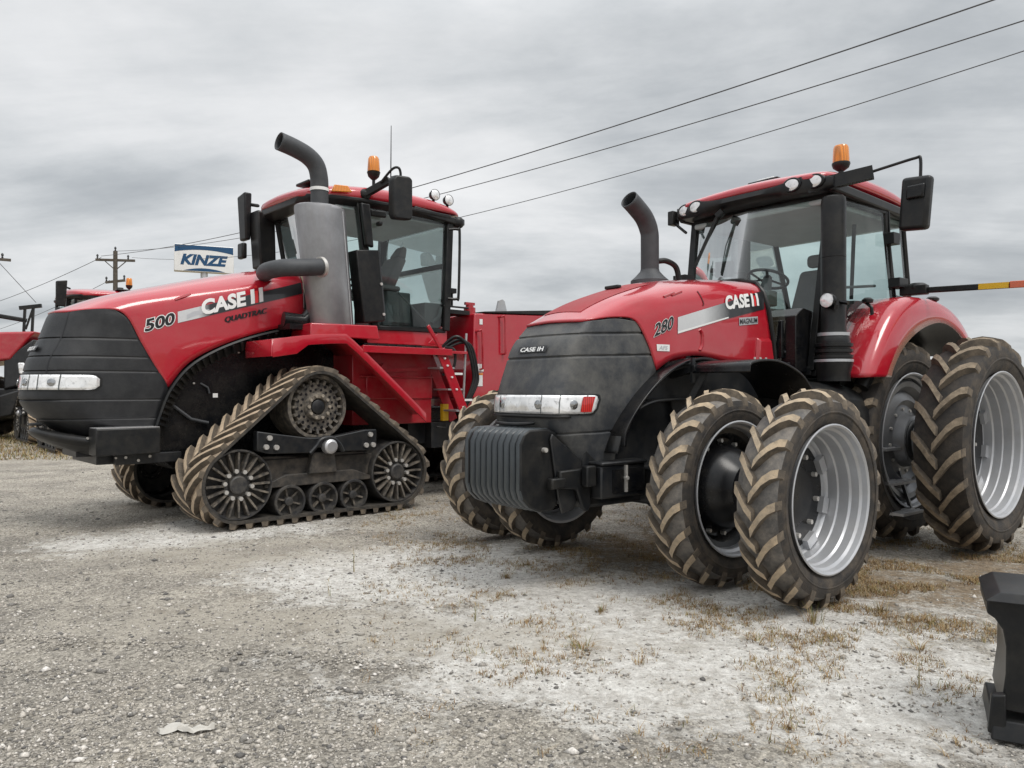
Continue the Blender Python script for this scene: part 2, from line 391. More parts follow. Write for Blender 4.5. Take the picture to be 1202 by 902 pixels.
# decals
def strip_decal(name, quad, mats, parent, bvh, off=.005, nx=24):
    """quad: front-low, front-high, rear-high, rear-low in (x,z)"""
    (a, b, c, d) = [Vector((p[0], 0, p[1])) for p in quad]; rows = []
    for i in range(nx + 1):
        t = i / nx; lo = a.lerp(d, t); hi = b.lerp(c, t)
        rows.append([on_side(bvh, lo.lerp(hi, s).x, lo.lerp(hi, s).z, off) for s in (0, .33, .67, 1)])
    gm = G().patch(rows); nf = len(gm.f)
    return obj(name, gm, mats, parent)
def fade_mat(name, x0, x1, c0, c1):
    m, nt, out = new_mat(name); b = N(nt, 'BsdfPrincipled', i_Roughness=.32); L(nt, b.outputs[0], out.inputs[0])
    tc = N(nt, 'TexCoord'); sx = N(nt, 'SeparateXYZ'); L(nt, tc.outputs['Object'], sx.inputs[0])
    mr = N(nt, 'MapRange', i_1=x0, i_2=x1); L(nt, sx.outputs[0], mr.inputs[0])
    n = N(nt, 'TexNoise', i_Scale=40.); L(nt, tc.outputs['Object'], n.inputs['Vector'])
    ad = N(nt, 'Math', operation='MULTIPLY_ADD', i_1=.12); L(nt, n.outputs[0], ad.inputs[0]); L(nt, mr.outputs[0], ad.inputs[2])
    L(nt, mixc(nt, ad.outputs[0], c0, c1), b.inputs['Base Color']); b.inputs['Coat Weight'].default_value = .6; return m
strip_decal('side_stripe', [(-.11, 2.03), (-.11, 2.15), (-1.36, 2.475), (-1.40, 2.31)], fade_mat('silver_to_black_stripe', -.45, -.85, (.62, .63, .64), (.014, .015, .017)), T, mh_bvh)
strip_decal('side_stripe_edge', [(-.11, 2.012), (-.11, 2.03), (-.80, 2.195), (-.80, 2.183)], WHITE, T, mh_bvh, .0055)
an = math.atan2(.11, .25)
lettering('lettering', '280', side_place(mh_bvh, .175, 1.965, .36, off=.006), .25, .115, BLKD, T, .02, .18, outline=WHITE, extra=.03)
lettering('lettering', 'CASE', side_place(mh_bvh, -.76, 2.255, .135, off=.010), .365, .128, WHITE, T, .042)
for k, (mm, ww) in enumerate(((WHITE, .034), (REDM, .028), (WHITE, .034))):
    x = -1.155 - .04 * k; z = 2.255 + (-.76 - x) * -math.tan(.135) * -1
    gm = G(); zz = z + .005
    gm.patch([[on_side(mh_bvh, x - a, zz + b, .011) for b in (0, .06, .12 + (.0 if k != 1 else -.02))] for a in (0, ww)]); obj('emblem_bar', gm, mm, T)
gm = G(); c = on_side(mh_bvh, -1.205, 2.255 + .445 * math.tan(.135) + .135, .011); gm.lathe([(0, .0005), (0, .014)], 'y', c, 12); obj('emblem_dot', gm, REDM, T)
strip_decal('model_plate', [(-.955, 2.125), (-.955, 2.195), (-1.245, 2.225), (-1.245, 2.155)], SILD, T, mh_bvh, .005, 6)
lettering('lettering', 'MAGNUM', side_place(mh_bvh, -.965, 2.135, .10, off=.007), .27, .05, BLKD, T, .02)
strip_decal('small_side_plate', [(.135, 1.86), (.14, 1.915), (-.01, 1.915), (-.01, 1.86)], WHITE, T, mh_bvh, .005, 6)
lettering('lettering', 'AFS', side_place(mh_bvh, .115, 1.87, 0., off=.007), .10, .034, SILD, T, .02, .2)
gm = G()
for k in range(2): gm.tube([on_side(mh_bvh, .02 - .1 * k, 2.315 + .02 * k, .0), on_side(mh_bvh, -.12 - .1 * k, 2.36 + .02 * k, .0)], .012, 6)
obj('hood_vent', gm, REDD, T)

# nose grille -------------------------------------------------------
gh = [
 [(.55,.41,2.115),(.84,.352,2.078),(.89,.2,2.075),(.90,0,2.08)],
]
rows = [ # z, boundary .. centre : (x,y)
 ([(.345,.437,2.092),(.53,.408,2.108),(.70,.385,2.09),(.835,.352,2.072),(.885,.2,2.07),(.895,0,2.075)]),
 ([(.22,.455,1.91),(.48,.44,1.91),(.78,.41,1.90),(.985,.365,1.90),(1.04,.2,1.90),(1.05,0,1.90)]),
 ([(.13,.465,1.71),(.48,.455,1.71),(.84,.425,1.71),(1.06,.375,1.71),(1.115,.2,1.71),(1.125,0,1.71)]),
 ([(.27,.465,1.54),(.58,.457,1.54),(.89,.43,1.54),(1.12,.38,1.54),(1.175,.2,1.54),(1.19,0,1.54)]),
 ([(.38,.465,1.41),(.66,.457,1.41),(.94,.435,1.41),(1.15,.385,1.41),(1.20,.2,1.41),(1.21,0,1.41)]),
 ([(.50,.455,1.26),(.72,.447,1.26),(.95,.425,1.26),(1.13,.375,1.26),(1.18,.2,1.26),(1.19,0,1.26)]),
 ([(.56,.435,1.10),(.72,.427,1.10),(.89,.405,1.10),(1.03,.36,1.10),(1.08,.2,1.10),(1.09,0,1.10)]),
 ([(.58,.41,.93),(.70,.40,.93),(.82,.375,.93),(.90,.33,.93),(.94,.18,.93),(.95,0,.93)]),
]
NOSE = Net(mirror_rows(rows))
def grooved(net, nu, nv, grooves, depth=.014, wid=.010, xr=1.2):
    pts = net.grid(nu, nv); out = []
    for r in pts:
        rr = []
        for p in r:
            d = 0
            for z0, sl in grooves:
                z0 = z0 + max(0., xr - p.x) * sl
                if abs(p.z - z0) < wid: d = depth * (1 - (abs(p.z - z0) / wid) ** 2)
            q = Vector((p.x - .35, p.y, 0)); q = q.normalized() if q.length > 0 else Vector((1, 0, 0))
            rr.append(p - q * d)
        out.append(rr)
    return out
gm = G().patch(grooved(NOSE, 190, 60, ((1.955, .05), (1.785, .04), (1.20, .02))))
obj('grille', gm, GRIL, T, solid=.012, smooth=50)
def band(net, zlo, zhi, v0, v1, off, nu, nv, taper=True, ulim=None):
    """strip over the net between two heights"""
    rows = []
    nu_ = 60
    for j in range(nv + 1):
        v = v0 + (v1 - v0) * j / nv; col = []
        us = [i * (len(net.r) - 1) / 120 for i in range(121)]
        zs = [net.at(u, v).z for u in us]
        e = min(j, nv - j) / nv * abs(v1 - v0); k = 1. if (not taper or e > .22) else math.sqrt(max(0., 1 - (1 - e / .22) ** 2)) * .55 + .45
        zm = (zlo + zhi) / 2; hh = (zhi - zlo) / 2 * k
        for i in range(nu + 1):
            z = zm - hh + 2 * hh * i / nu
            u = next((us[q] + (us[q + 1] - us[q]) * ((zs[q] - z) / (zs[q] - zs[q + 1] + 1e-9)) for q in range(120) if zs[q] >= z >= zs[q + 1]), us[-1])
            p = net.at(u, v); nr = net.normal(u, v)
            if nr.dot(Vector((p.x - .3, p.y, 0))) < 0: nr = -nr
            col.append(p + nr * off)
        rows.append(col)
    return rows
gm = G().patch(band(NOSE, 1.355, 1.495, 1.55, 8.45, .012, 6, 80)); lamp_m = obj('headlight', gm, LAMP, T, solid=.02)
# dark seams over the lamp band, the red end piece
for v in (1.95, 2.95, 3.75, 6.25, 7.05, 8.05):
    gm = G().patch(band(NOSE, 1.352, 1.498, v, v + .035, .015, 3, 2, False)); obj('lens_divider', gm, CONS, lamp_m)
for v0 in (1.70, 7.88):
    gm = G().patch(band(NOSE, 1.368, 1.484, v0, v0 + .42, .0175, 4, 12, False)); obj('red_reflector', gm, REDL, lamp_m)
gm = G().patch(band(NOSE, 1.345, 1.505, 1.45, 8.55, .006, 4, 80)); obj('headlight_frame', gm, BLK, T)
for v in (2.38, 3.9, 6.1, 7.62):
    c = NOSE.at(4.3, v); nr = NOSE.normal(4.3, v)
    if nr.dot(Vector((c.x - .3, c.y, 0))) < 0: nr = -nr
    c = Vector((c.x, c.y, 1.425)) + nr * .012; gm = G()
    gm.tube([c, c + nr * .004, c + nr * .008], [.036, .036, .030], 20); gm.tube([c + nr * .009, c + nr * .011], [.012, .006], 12); obj('reflector_bowl', gm, surf('lamp_bowl', (.42, .43, .44), .08, metal=.9) if 'lamp_bowl' not in bpy.data.materials else bpy.data.materials['lamp_bowl'], lamp_m)
# small badge on the nose
def nose_place(net, y0, z0, cx, off=.02):
    def f(a, b, lift=0.):
        y = y0 + a; z = z0 + b
        u = 0.; best = 9
        for i in range(0, 161):
            uu = i * (len(net.r) - 1) / 160; p = net.at(uu, cx)
            if abs(p.z - z) < best: best = abs(p.z - z); u = uu
        return (net.at(u, cx).x + off + lift, y, z)
    return f
gm = G(); pf = nose_place(NOSE, 0, 0, 5, .008); gm.patch([[pf(y, z) for z in (1.835, 1.885)] for y in (-.17, .17)]); obj('nose_badge', gm, BLKD, T)
lettering('lettering', 'CASE IH', nose_place(NOSE, -.14, 1.842, 5, .012), .28, .036, WHITE, T, .03)
# lip under the lamps
gm = G().patch(band(NOSE, 1.325, 1.345, 2.5, 7.5, .02, 2, 40, False)); obj('nose_lip', gm, BLK, T, solid=.03)
gm = G().tube(smoothpath([(1.21, -.28, 1.285), (1.27, -.2, 1.275), (1.28, 0, 1.27), (1.26, .12, 1.275), (1.21, .18, 1.285)]), .014, 8); obj('nose_handle', gm, BLK, T)

# weights -----------------------------------------------------------
outl = [(1.495, .80), (1.495, 1.14), (1.455, 1.215), (1.40, 1.245), (1.22, 1.25), (1.13, 1.21), (1.11, 1.0), (1.11, .70), (1.16, .63), (1.30, .625), (1.40, .665), (1.47, .73)]
for k in range(10):
    y = -.355 + .071 * k + .0355
    gm = G().prism(outl, y - .030, y + .030)
    w = obj('weight_plate', gm, CAST if 0 < k < 9 else [BLK, CAST], T, bevel=.018, seg=3)
    if k in (0, 9):
        for f in w.data.polygons: f.material_index = 1 if abs(f.normal.y) < .5 else 0
gm = G(); gm.cyl((1.27, -.385, 1.09), (1.27, .385, 1.09), .018, 12); obj('weight_bolt', gm, BOLT, T)
gm = G(); gm.bb(.98, 1.12, -.36, .36, .72, 1.12); gm.bb(.35, 1.0, -.34, .34, .74, .96)
gm.prism([(1.22, 1.17), (1.20, 1.21), (1.08, 1.12), (.90, 1.0), (.88, .80), (.98, .62), (1.10, .60), (1.14, .72)], .355, .375)
gm.prism([(1.22, 1.17), (1.20, 1.21), (1.08, 1.12), (.90, 1.0), (.88, .80), (.98, .62), (1.10, .60), (1.14, .72)], -.375, -.355)
obj('weight_bracket', gm, FRM, T, bevel=.008)
gm = G(); gm.prism([(1.17, .93), (1.17, .80), (1.0, .78), (.93, .62), (.88, .60), (.84, .66), (.86, .80), (.84, .94)], .385, .43); gm.bb(.86, .96, .43, .50, .80, .96); gm.bb(1.12, 1.26, .375, .44, .80, .88)
obj('tow_hook', gm, BLK, T, bevel=.012)
gm = G(); gm.bb(.34, .84, .30, .53, .70, .955); gm.bb(.34, .84, -.53, -.30, .70, .955); gm.bb(.33, .85, .305, .55, .955, .985); obj('step_box', gm, FRM, T, bevel=.014)
gm = G(); gm.bb(.37, .555, .531, .538, .74, .92); gm.bb(.60, .72, .531, .538, .74, .92); obj('box_recess', gm, BLKG, T)
gm = G(); gm.cyl((.575, .53, .85), (.575, .56, .85), .016, 8); gm.bb(.565, .585, .53, .55, .74, .95); obj('box_latch', gm, BOLT, T)
# chassis -----------------------------------------------------------
gm = G(); gm.bb(-1.7, .9, -.40, .40, .62, 1.78); gm.bb(-3.6, -1.6, -.42, .42, .62, 1.55); gm.bb(-1.62, -3.2, -.70, .70, 1.45, 1.66)
gm.cyl((0, -1.05, .775), (0, 1.05, .775), .15, 20); gm.cyl((-3.05, -1.2, 1.025), (-3.05, 1.2, 1.025), .22, 20); gm.bb(-.25, .25, -.55, .55, .60, .92)
gm.cyl((0, .35, .775), (0, .62, .775), .24, 24); gm.cyl((0, -.35, .775), (0, -.62, .775), .24, 24)
obj('chassis', gm, FRM, T, bevel=.03)
# front wheel arch liner and its rib
for sg in (1, -1):
    pth = [(.66, 1.10), (.63, 1.24), (.45, 1.45), (.20, 1.645), (-.05, 1.765), (-.32, 1.815), (-.6, 1.79)]
    P = [(p.x, p.z) for p in smoothpath([(a, 0, b) for a, b in pth])]
    gm = flip(G().ribbon(P, .43, .60), sg); obj('wheel_arch', gm, BLKG, T, solid=.025, bevel=.006)
    P2 = [(p.x, p.z) for p in smoothpath([(.70, 1.05, 0), (.64, 1.20, 0), (.50, 1.36, 0), (.30, 1.44, 0), (.05, 1.465, 0), (-.35, 1.47, 0)])]
    P2 = [(p.x, p.y) for p in smoothpath([(.70, 1.05, 0), (.64, 1.20, 0), (.50, 1.36, 0), (.30, 1.44, 0), (.05, 1.465, 0), (-.35, 1.47, 0)])]
    gm = flip(G().ribbon(P2, .41, .56), sg); obj('arch_rib', gm, BLK, T, solid=.02)
    P = [(p.x, p.y) for p in smoothpath([(-.12, 1.68, 0), (-.16, 1.755, 0), (-.38, 1.785, 0), (-.62, 1.765, 0), (-.90, 1.67, 0), (-1.08, 1.52, 0), (-1.17, 1.40, 0)])]
    gm = flip(G().ribbon(P, .62, 1.18), sg); n = len(gm.v) // 2
    fe = obj('front_fender', gm, BLKG, T, solid=.02, bevel=.006)
    [obj('fender_bolt', G().cyl((x, sg * 1.02, 1.775), (x, sg * 1.02, 1.806), .009, 8), BOLT, fe) for x in (-.44, -.52, -.60)]
    gm = flip(G().bar((-.15, .40, 1.66), (-.15, .66, 1.72), .06, .05).bar((-.14, .63, 1.80), (-.14, .63, 1.60), .02, .04).bar((-.16, .42, 1.2), (-.3, .64, 1.70), .05, .05), sg); obj('fender_bracket', gm, FRM, T)

# wheels --------------------------------------------------------------
RW, RR_ = .775, 1.025
ty_f = {s: tyre_geo(RW, .325, .515, 21, .056, .056, s, .26) for s in (1, -1)}
ty_r = {s: tyre_geo(RR_, .44, .68, 21, .064, .068, s, .27) for s in (1, -1)}
for gmx in list(ty_f.values()) + list(ty_r.values()): pass
def make_wheel(kind, sgn, outer):
    """wheel built at the origin: rim is the part, tyre and hub its sub-parts"""
    rad, rim, h = (RW, .515, .150) if kind == 'f' else (RR_, .68, .200)
    tg = (ty_f if kind == 'f' else ty_r)[sgn]
    if outer:
        gm = dish_geo(rim, h, .30 if kind == 'f' else .36, .30 if kind == 'f' else .36, sgn=sgn)
        for k in range(8 if kind == 'f' else 10):     # rim clamps at the back of the barrel
            a = 2 * math.pi * k / (8 if kind == 'f' else 10) + .2; r = rim - .115; yy = h - (.28 if kind == 'f' else .34)
            rot = Matrix.Rotation(-a, 3, 'Y'); gm.box((r * math.cos(a), sgn * yy, r * math.sin(a)), (.075, .05, .12), rot)
        w = obj('wheel', gm, SIL, T, smooth=30)
        gm = G(); yy = h - (.31 if kind == 'f' else .37)
        R0 = rim - .10
        gm.lathe([(yy - .01, R0), (yy + .012, R0 - .02), (yy + .012, .25), (yy + .03, .22), (yy + .05, .20), (yy + .06, .0001)], 'y', n=48)
        gm = flip(gm, sgn); hb = obj('hub', gm, BLKG, w, smooth=30)
        for k in range(10):
            a = 2 * math.pi * k / 10 + .1
            obj('wheel_bolt', G().cyl((.30 * math.cos(a), sgn * (yy + .01), .30 * math.sin(a)), (.30 * math.cos(a), sgn * (yy + .045), .30 * math.sin(a)), .018, 8), BOLT, w)
    else:
        gm = G()
        gm.lathe([(h, rim + .005), (h + .012, rim + .012), (h + .016, rim + .002), (h + .006, rim - .012), (h - .03, rim - .02), (h - .05, rim - .04), (h - .09, rim - .045), (h - .10, rim - .08)], 'y', n=72)
        gm.lathe([(-h, rim + .005), (-h - .012, rim + .012), (-h - .012, rim - .01), (-h + .05, rim - .04), (h - .1, rim - .05)], 'y', n=72)
        w = obj('wheel', flip(gm, sgn), SIL, T, smooth=30)
        gm = G()
        if kind == 'f':
            gm.lathe([(h - .085, rim - .05), (h - .10, rim - .09), (h - .16, rim - .13), (h - .17, .36), (h - .10, .33), (h - .02, .30), (h + .03, .24), (h + .09, .20), (h + .38, .19)], 'y', n=48)
            hb = obj('hub', flip(gm, sgn), BLKG, w, smooth=30)
        else:
            gm.lathe([(h - .085, rim - .05), (h - .04, rim - .08), (h - .05, rim - .13), (h - .11, rim - .18), (h - .08, rim - .22), (h - .06, rim - .27), (h - .10, rim - .32), (h - .08, .28), (h + .02, .25), (h + .06, .20), (h + .30, .18)], 'y', n=64)
            hb = obj('hub', flip(gm, sgn), surf('grey_wheel_disc', (.19, .195, .205), .34, metal=.4, dust=.3, dustcol=(.2, .18, .15), var=.15), w, smooth=30)
        for k in range(12):
            a = 2 * math.pi * k / 12; gm = G()
            rr = rim - .15 if kind == 'f' else .32; yy = h - .165 if kind == 'f' else h - .11
            gm.cyl((rr * math.cos(a), sgn * yy, rr * math.sin(a)), (rr * math.cos(a), sgn * (yy + .035), rr * math.sin(a)), .016, 8); obj('wheel_bolt', gm, BOLT, w)
    mats = [RUB, TREAD, LUG, LUGS] if kind == 'f' else [RUB, RTREAD, RLUG, LUGS]
    obj('tyre', tg, mats, w, smooth=40)
    return w
protos = {}
for kind, x, ys, rad in (('f', -.04, (.985, 1.745), RW), ('r', -3.07, (.93, 1.735), RR_)):
    for sgn in (1, -1):
        for k, y in enumerate(ys):
            w = make_wheel(kind, sgn, k == 1)
            w.location = (x, sgn * y, rad); w.rotation_euler = (0, R({('f', 0): 3, ('f', 1): -4, ('r', 0): 7, ('r', 1): 0}[(kind, k)]), 0)

# cab -------------------------------------------------------------------
A0, A1 = (-1.78, .76, 1.72), (-2.04, .80, 3.42)
B0, B1 = (-3.22, .86, 2.52), (-3.02, .86, 3.40)
C0, C1 = (-3.86, .74, 2.55), (-3.60, .78, 3.42)
D0 = (-2.50, .86, 1.70)
def my(p, s): return (p[0], p[1] * s, p[2])
gm = G()
for s in (1, -1):
    gm.bar(my(A0, s), my(A1, s), .07, .07); gm.tube([my(D0, s), my((-2.85, .86, 2.0), s), my(B0, s), my(B1, s)], .035, 8); gm.tube([my(B0, s), my(C0, s), my(C1, s)], .035, 8)
    gm.bar(my(A0, s), my(D0, s), .08, .10)
    gm.bar(my(A1, s), my(B1, s), .06, .06); gm.bar(my(B1, s), my(C1, s), .06, .06)
gm.bar(my(A1, 1), my(A1, -1), .06, .06); gm.bar(my(C0, 1), my(C0, -1), .06, .06); gm.bar(my(C1, 1), my(C1, -1), .06, .06); gm.bar((-1.78, -.76, 1.72), (-1.78, .76, 1.72), .06, .08)
cabf = obj('cab_frame', gm, BLK, T, bevel=.008)
def pane(name, quad, n=6, bulge=0., parent=None, out=(0, 0, 0), mat=None):
    a, b, c, d = [Vector(p) for p in quad]; o = Vector(out); rows = []
    for i in range(n + 1):
        t = i / n; l = a.lerp(d, t); h = b.lerp(c, t)
        rows.append([l.lerp(h, s / n) + o * bulge * (4 * t * (1 - t)) for s in range(n + 1)])
    gm = G().patch(rows); return obj(name, gm, mat or GLASS, parent or T, smooth=60)
pane('windshield', [(-1.78, -.75, 1.75), (-2.04, -.79, 3.40), (-2.04, .79, 3.40), (-1.78, .75, 1.75)], 8, .14, out=(1, 0, 0))
for s in (1, -1):
    pane('door_glass', [my((-1.80, .78, 1.75), s), my((-2.06, .82, 3.40), s), my((-3.02, .875, 3.38), s), my((-3.20, .875, 2.50), s)], 6, .03, out=(0, s, 0))
    pane('door_lower_glass', [my((-1.80, .78, 1.75), s), my((-3.20, .875, 2.50), s), my((-2.85, .87, 2.0), s), my((-2.50, .86, 1.73), s)], 4)
    pane('quarter_glass', [my((-3.24, .87, 2.53), s), my((-3.05, .87, 3.38), s), my((-3.60, .79, 3.40), s), my((-3.85, .75, 2.56), s)], 4)
    # dark trim between door and red fender
    gm = G(); gm.prism([(-2.46, 1.66), (-2.84, 1.98), (-3.22, 2.53), (-3.28, 2.50), (-2.95, 1.95), (-2.62, 1.55)], .86 if s > 0 else -.90, .90 if s > 0 else -.86); obj('door_seal_trim', gm, BLK, T, bevel=.005)
pane('rear_glass', [(-3.86, -.73, 2.57), (-3.60, -.77, 3.40), (-3.60, .77, 3.40), (-3.86, .73, 2.57)], 4)
# roof
rr = []
for x, w, zt, zb in ((-1.78, .70, 3.60, 3.56), (-1.82, .82, 3.64, 3.555), (-1.95, .88, 3.68, 3.55), (-2.2, .90, 3.70, 3.53), (-2.7, .91, 3.73, 3.51), (-3.2, .90, 3.70, 3.50), (-3.6, .87, 3.64, 3.48), (-3.80, .78, 3.58, 3.46), (-3.88, .66, 3.52, 3.46)):
    h = zt - zb
    rr.append([(x, w, zb + h * .12), (x, w * 1.0, zb + h * .5), (x, w * .95, zb + h * .8), (x, w * .7, zb + h * .98), (x, 0, zt + .03), (x, -w * .7, zb + h * .98), (x, -w * .95, zb + h * .8), (x, -w, zb + h * .5), (x, -w, zb + h * .12), (x, -w * .9, zb), (x, w * .9, zb)])
roof = obj('cab_roof', G().rings(rr), RED, T, smooth=50, bevel=.0)
roof.modifiers.new('sub', 'SUBSURF').levels = 2; roof.modifiers['sub'].render_levels = 2
# black visor under the red roof edge
gm = G(); vis = []
for y in [-.92 + i * .0575 for i in range(33)]:
    a = abs(y) / .92; x = -1.80 - .13 * a ** 3; hump = .05 * math.exp(-((abs(y) - .66) / .20) ** 2); lo = .035 * (1 - math.exp(-((abs(y) - .66) / .24) ** 2))
    vis.append([(x - .02, y, 3.425 + lo), (x + .045, y, 3.44 + lo), (x + .065, y, 3.50), (x + .05, y, 3.55 + hump), (x - .03, y, 3.575 + hump), (x - .16, y, 3.44)])
vo = obj('roof_visor', gm.rings(vis), BLK, T, smooth=50)
gm = G()
for s in (1, -1):
    gm.bar((-1.90, s * .89, 3.48), (-3.66, s * .86, 3.43), .07, .10)
gm.bar((-3.75, .8, 3.46), (-3.75, -.8, 3.46), .1, .1); obj('roof_gutter', gm, BLK, T, bevel=.02)
gm = G(); gm.ball((-3.62, .84, 3.43), .10, 12); gm.cyl((-3.62, .84, 3.43), (-3.56, .93, 3.40), .07, 12); obj('rear_work_light', gm, BLK, T)
for y in (.76, .55, -.60, -.78):
    a = abs(y) / .92; x = -1.80 - .13 * a ** 3 + .045
    gm = G(); gm.lathe([(-.03, .082), (.014, .080), (.022, .070), (.016, .060)], 'x', (x, y, 3.535), 24); gm.v = [(a0, y + (b0 - y) * 1.25, 3.535 + (c0 - 3.535) * .9) for a0, b0, c0 in gm.v]; wl = obj('work_light', gm, BLKG, T)
    gm = G(); gm.lathe([(.017, .060), (.021, .045), (.023, .001)], 'x', (x, y, 3.535), 24); gm.v = [(a0, y + (b0 - y) * 1.25, 3.535 + (c0 - 3.535) * .9) for a0, b0, c0 in gm.v]; obj('lens', gm, LAMP, wl)
gm = G(); gm.bb(-2.40, -2.15, -.20, .16, 3.75, 3.775); gm.bb(-2.38, -2.20, -.16, .12, 3.70, 3.75); obj('roof_receiver', gm, BLK, T, bevel=.01)
gm = G(); gm.bb(-2.36, -2.20, -.12, .08, 3.776, 3.80); obj('receiver_cap', gm, WHITE, T, bevel=.008)
# beacon
gm = G(); gm.cyl((-2.36, .74, 3.62), (-2.36, .74, 3.74), .026, 12); gm.lathe([(3.735, .001), (3.735, .035), (3.765, .075), (3.80, .088), (3.815, .086), (3.82, .001)], 'z', (-2.36, .74, 0), 28); be = obj('beacon', gm, BLK, T)
gm = G(); gm.lathe([(3.818, .080), (3.85, .080), (3.96, .074), (3.985, .064), (3.995, .04), (3.997, .001)], 'z', (-2.36, .74, 0), 28); obj('beacon_lens', gm, AMBER, be)
# mirrors
def mirror(name, sgn):
    gm = G(); gm.bar((-1.84, .68, 3.49), (-2.08, 1.20, 3.57), .08, .12); gm.tube(smoothpath([(-2.06, 1.08, 3.56), (-2.10, 1.35, 3.60), (-2.12, 1.56, 3.625), (-2.12, 1.605, 3.61), (-2.11, 1.61, 3.42)]), .014, 8)
    gm.ball((-1.90, .70, 3.50), .07, 10)
    m = obj('mirror_arm', flip(gm, sgn), BLK, T, bevel=.012)
    gm = G(); P = [(-2.06, 1.425, 2.985), (-2.06, 1.675, 2.965), (-2.06, 1.715, 3.44), (-2.06, 1.46, 3.46)]
    gm.hexa([(x - .11, y, z) for x, y, z in P] + [(x, y * .995 + .01, z) for x, y, z in P]); h = obj('mirror_housing', flip(gm, sgn), BLK, m, bevel=.035, seg=3)
    gm = G(); gm.hexa([(-2.05, 1.51, 3.24), (-2.05, 1.67, 3.24), (-2.05, 1.68, 3.37), (-2.05, 1.52, 3.37), (-2.025, 1.52, 3.25), (-2.025, 1.66, 3.25), (-2.025, 1.67, 3.36), (-2.025, 1.53, 3.36)]); obj('mirror_cap', flip(gm, sgn), BLKG, m, bevel=.01)
    gm = G(); gm.patch([[(-2.174, 1.46, 3.02), (-2.174, 1.48, 3.41)], [(-2.174, 1.65, 3.01), (-2.174, 1.68, 3.40)]]); obj('mirror_glass', flip(gm, sgn), CHROME, m)
mirror('mirror', 1)
gm = G(); gm.bb(-1.98, -1.86, -1.06, -.98, 3.42, 3.58); gm.bb(-2.02, -1.90, -.96, -.91, 3.46, 3.60); gm.bar((-1.92, -.70, 3.45), (-1.94, -1.0, 3.50), .05, .05); gm.bar((-1.9, -.82, 3.30), (-1.92, -1.0, 3.44), .03, .03); obj('lamp_bracket', gm, BLK, T, bevel=.01)
# wiper
gm = G(); gm.bar((-1.78, -.30, 3.42), (-1.66, -.52, 2.86), .035, .03); gm.bar((-1.80, -.26, 3.43), (-1.78, -.32, 3.38), .10, .05); gm.tube([(-1.80, -.28, 3.40), (-1.76, -.42, 3.15), (-1.68, -.52, 2.88)], .008, 6); obj('windshield_wiper', gm, BLK, T)
# interior
gm = G(); gm.bb(-3.75, -1.75, -.62, .62, 1.60, 1.75); gm.bb(-3.75, -3.3, -.6, .6, 1.75, 2.35); obj('cab_floor', gm, CONS, T)
gm = G(); gm.bb(-3.72, -1.98, -.78, .78, 3.34, 3.40); gm.bb(-2.02, -1.98, -.5, -.25, 3.24, 3.34); obj('cab_headliner', gm, LINER, T, bevel=.03)
gm = G(); gm.bb(-3.15, -2.65, -.26, .26, 2.18, 2.32); gm.hexa([(-3.12, -.25, 2.3), (-3.12, .25, 2.3), (-2.98, .25, 2.3), (-2.98, -.25, 2.3), (-3.30, -.20, 2.92), (-3.30, .20, 2.92), (-3.18, .20, 2.92), (-3.18, -.20, 2.92)]); gm.bb(-3.32, -3.2, -.13, .13, 2.95, 3.10); seat = obj('seat', gm, SEAT, T, bevel=.05, seg=3)
gm = G(); gm.bb(-3.05, -2.55, -.50, -.32, 2.38, 2.48); gm.bb(-3.05, -2.7, .32, .44, 2.38, 2.46); gm.bb(-3.05, -2.75, -.2, .2, 1.75, 2.18); obj('armrest', gm, CONS, seat, bevel=.03)
gm = G(); ring = [(.21 * math.cos(a), .21 * math.sin(a), 0) for a in [2 * math.pi * i / 32 for i in range(33)]]
rot = Matrix.Rotation(R(-22), 3, 'Y'); c0 = Vector((-2.22, 0, 2.72))
gm.tube([c0 + rot @ Vector(p) for p in ring], .016, 8); [gm.bar(c0, c0 + rot @ Vector((.2 * math.cos(a), .2 * math.sin(a), 0)), .03, .015) for a in (0.5, 2.6, 4.7)]; gm.ball(tuple(c0), .05, 10)
sw = obj('steering_wheel', gm, BLK, T)
gm = G(); gm.tube([c0, (-2.08, 0, 2.35), (-2.0, 0, 1.75)], [.05, .10, .14], 10); gm.bb(-2.06, -1.9, -.22, .22, 2.40, 2.56); obj('steering_column', gm, CONS, T, bevel=.03)
gm = G(); gm.box((-2.05, -.42, 2.86), (.05, .20, .17), Matrix.Rotation(R(20), 3, 'Z')); gm.tube([(-2.0, -.55, 2.5), (-2.05, -.5, 2.75), (-2.05, -.44, 2.84)], .018, 8); gm.ball((-2.02, -.56, 2.86), .035, 8); obj('monitor', gm, CONS, T, bevel=.02)
gm = G(); gm.bb(-2.95, -2.35, -.66, -.50, 1.8, 2.25); gm.bb(-1.9, -1.72, -.5, .5, 1.75, 2.2); gm.tube([(-2.35, .80, 2.35), (-2.25, .80, 2.55), (-2.9, .82, 2.62)], .015, 8); obj('side_console', gm, CONS, T, bevel=.03)
gm = G(); gm.tube([(-3.3, -.72, 2.3), (-3.3, -.72, 2.85), (-3.05, -.75, 2.95), (-2.6, -.78, 2.92)], .015, 8); gm.bar((-3.02, -.83, 3.36), (-3.02, -.83, 2.2), .12, .08); gm.bar((-3.1, .5, 3.34), (-3.62, .2, 2.6), .04, .03); obj('cab_grab_rail', gm, CONS, T)
# right hand intake stack on the hood
gm = G(); gm.tube(smoothpath([(-.70, -.32, 2.58), (-.70, -.32, 2.95), (-.69, -.32, 3.08), (-.62, -.32, 3.20), (-.50, -.32, 3.29), (-.40, -.32, 3.35)], 5), [.088] * 11 + [.09] * 15, 20, caps=False)
stk = obj('exhaust_pipe', gm, PIPE, T, solid=.008)
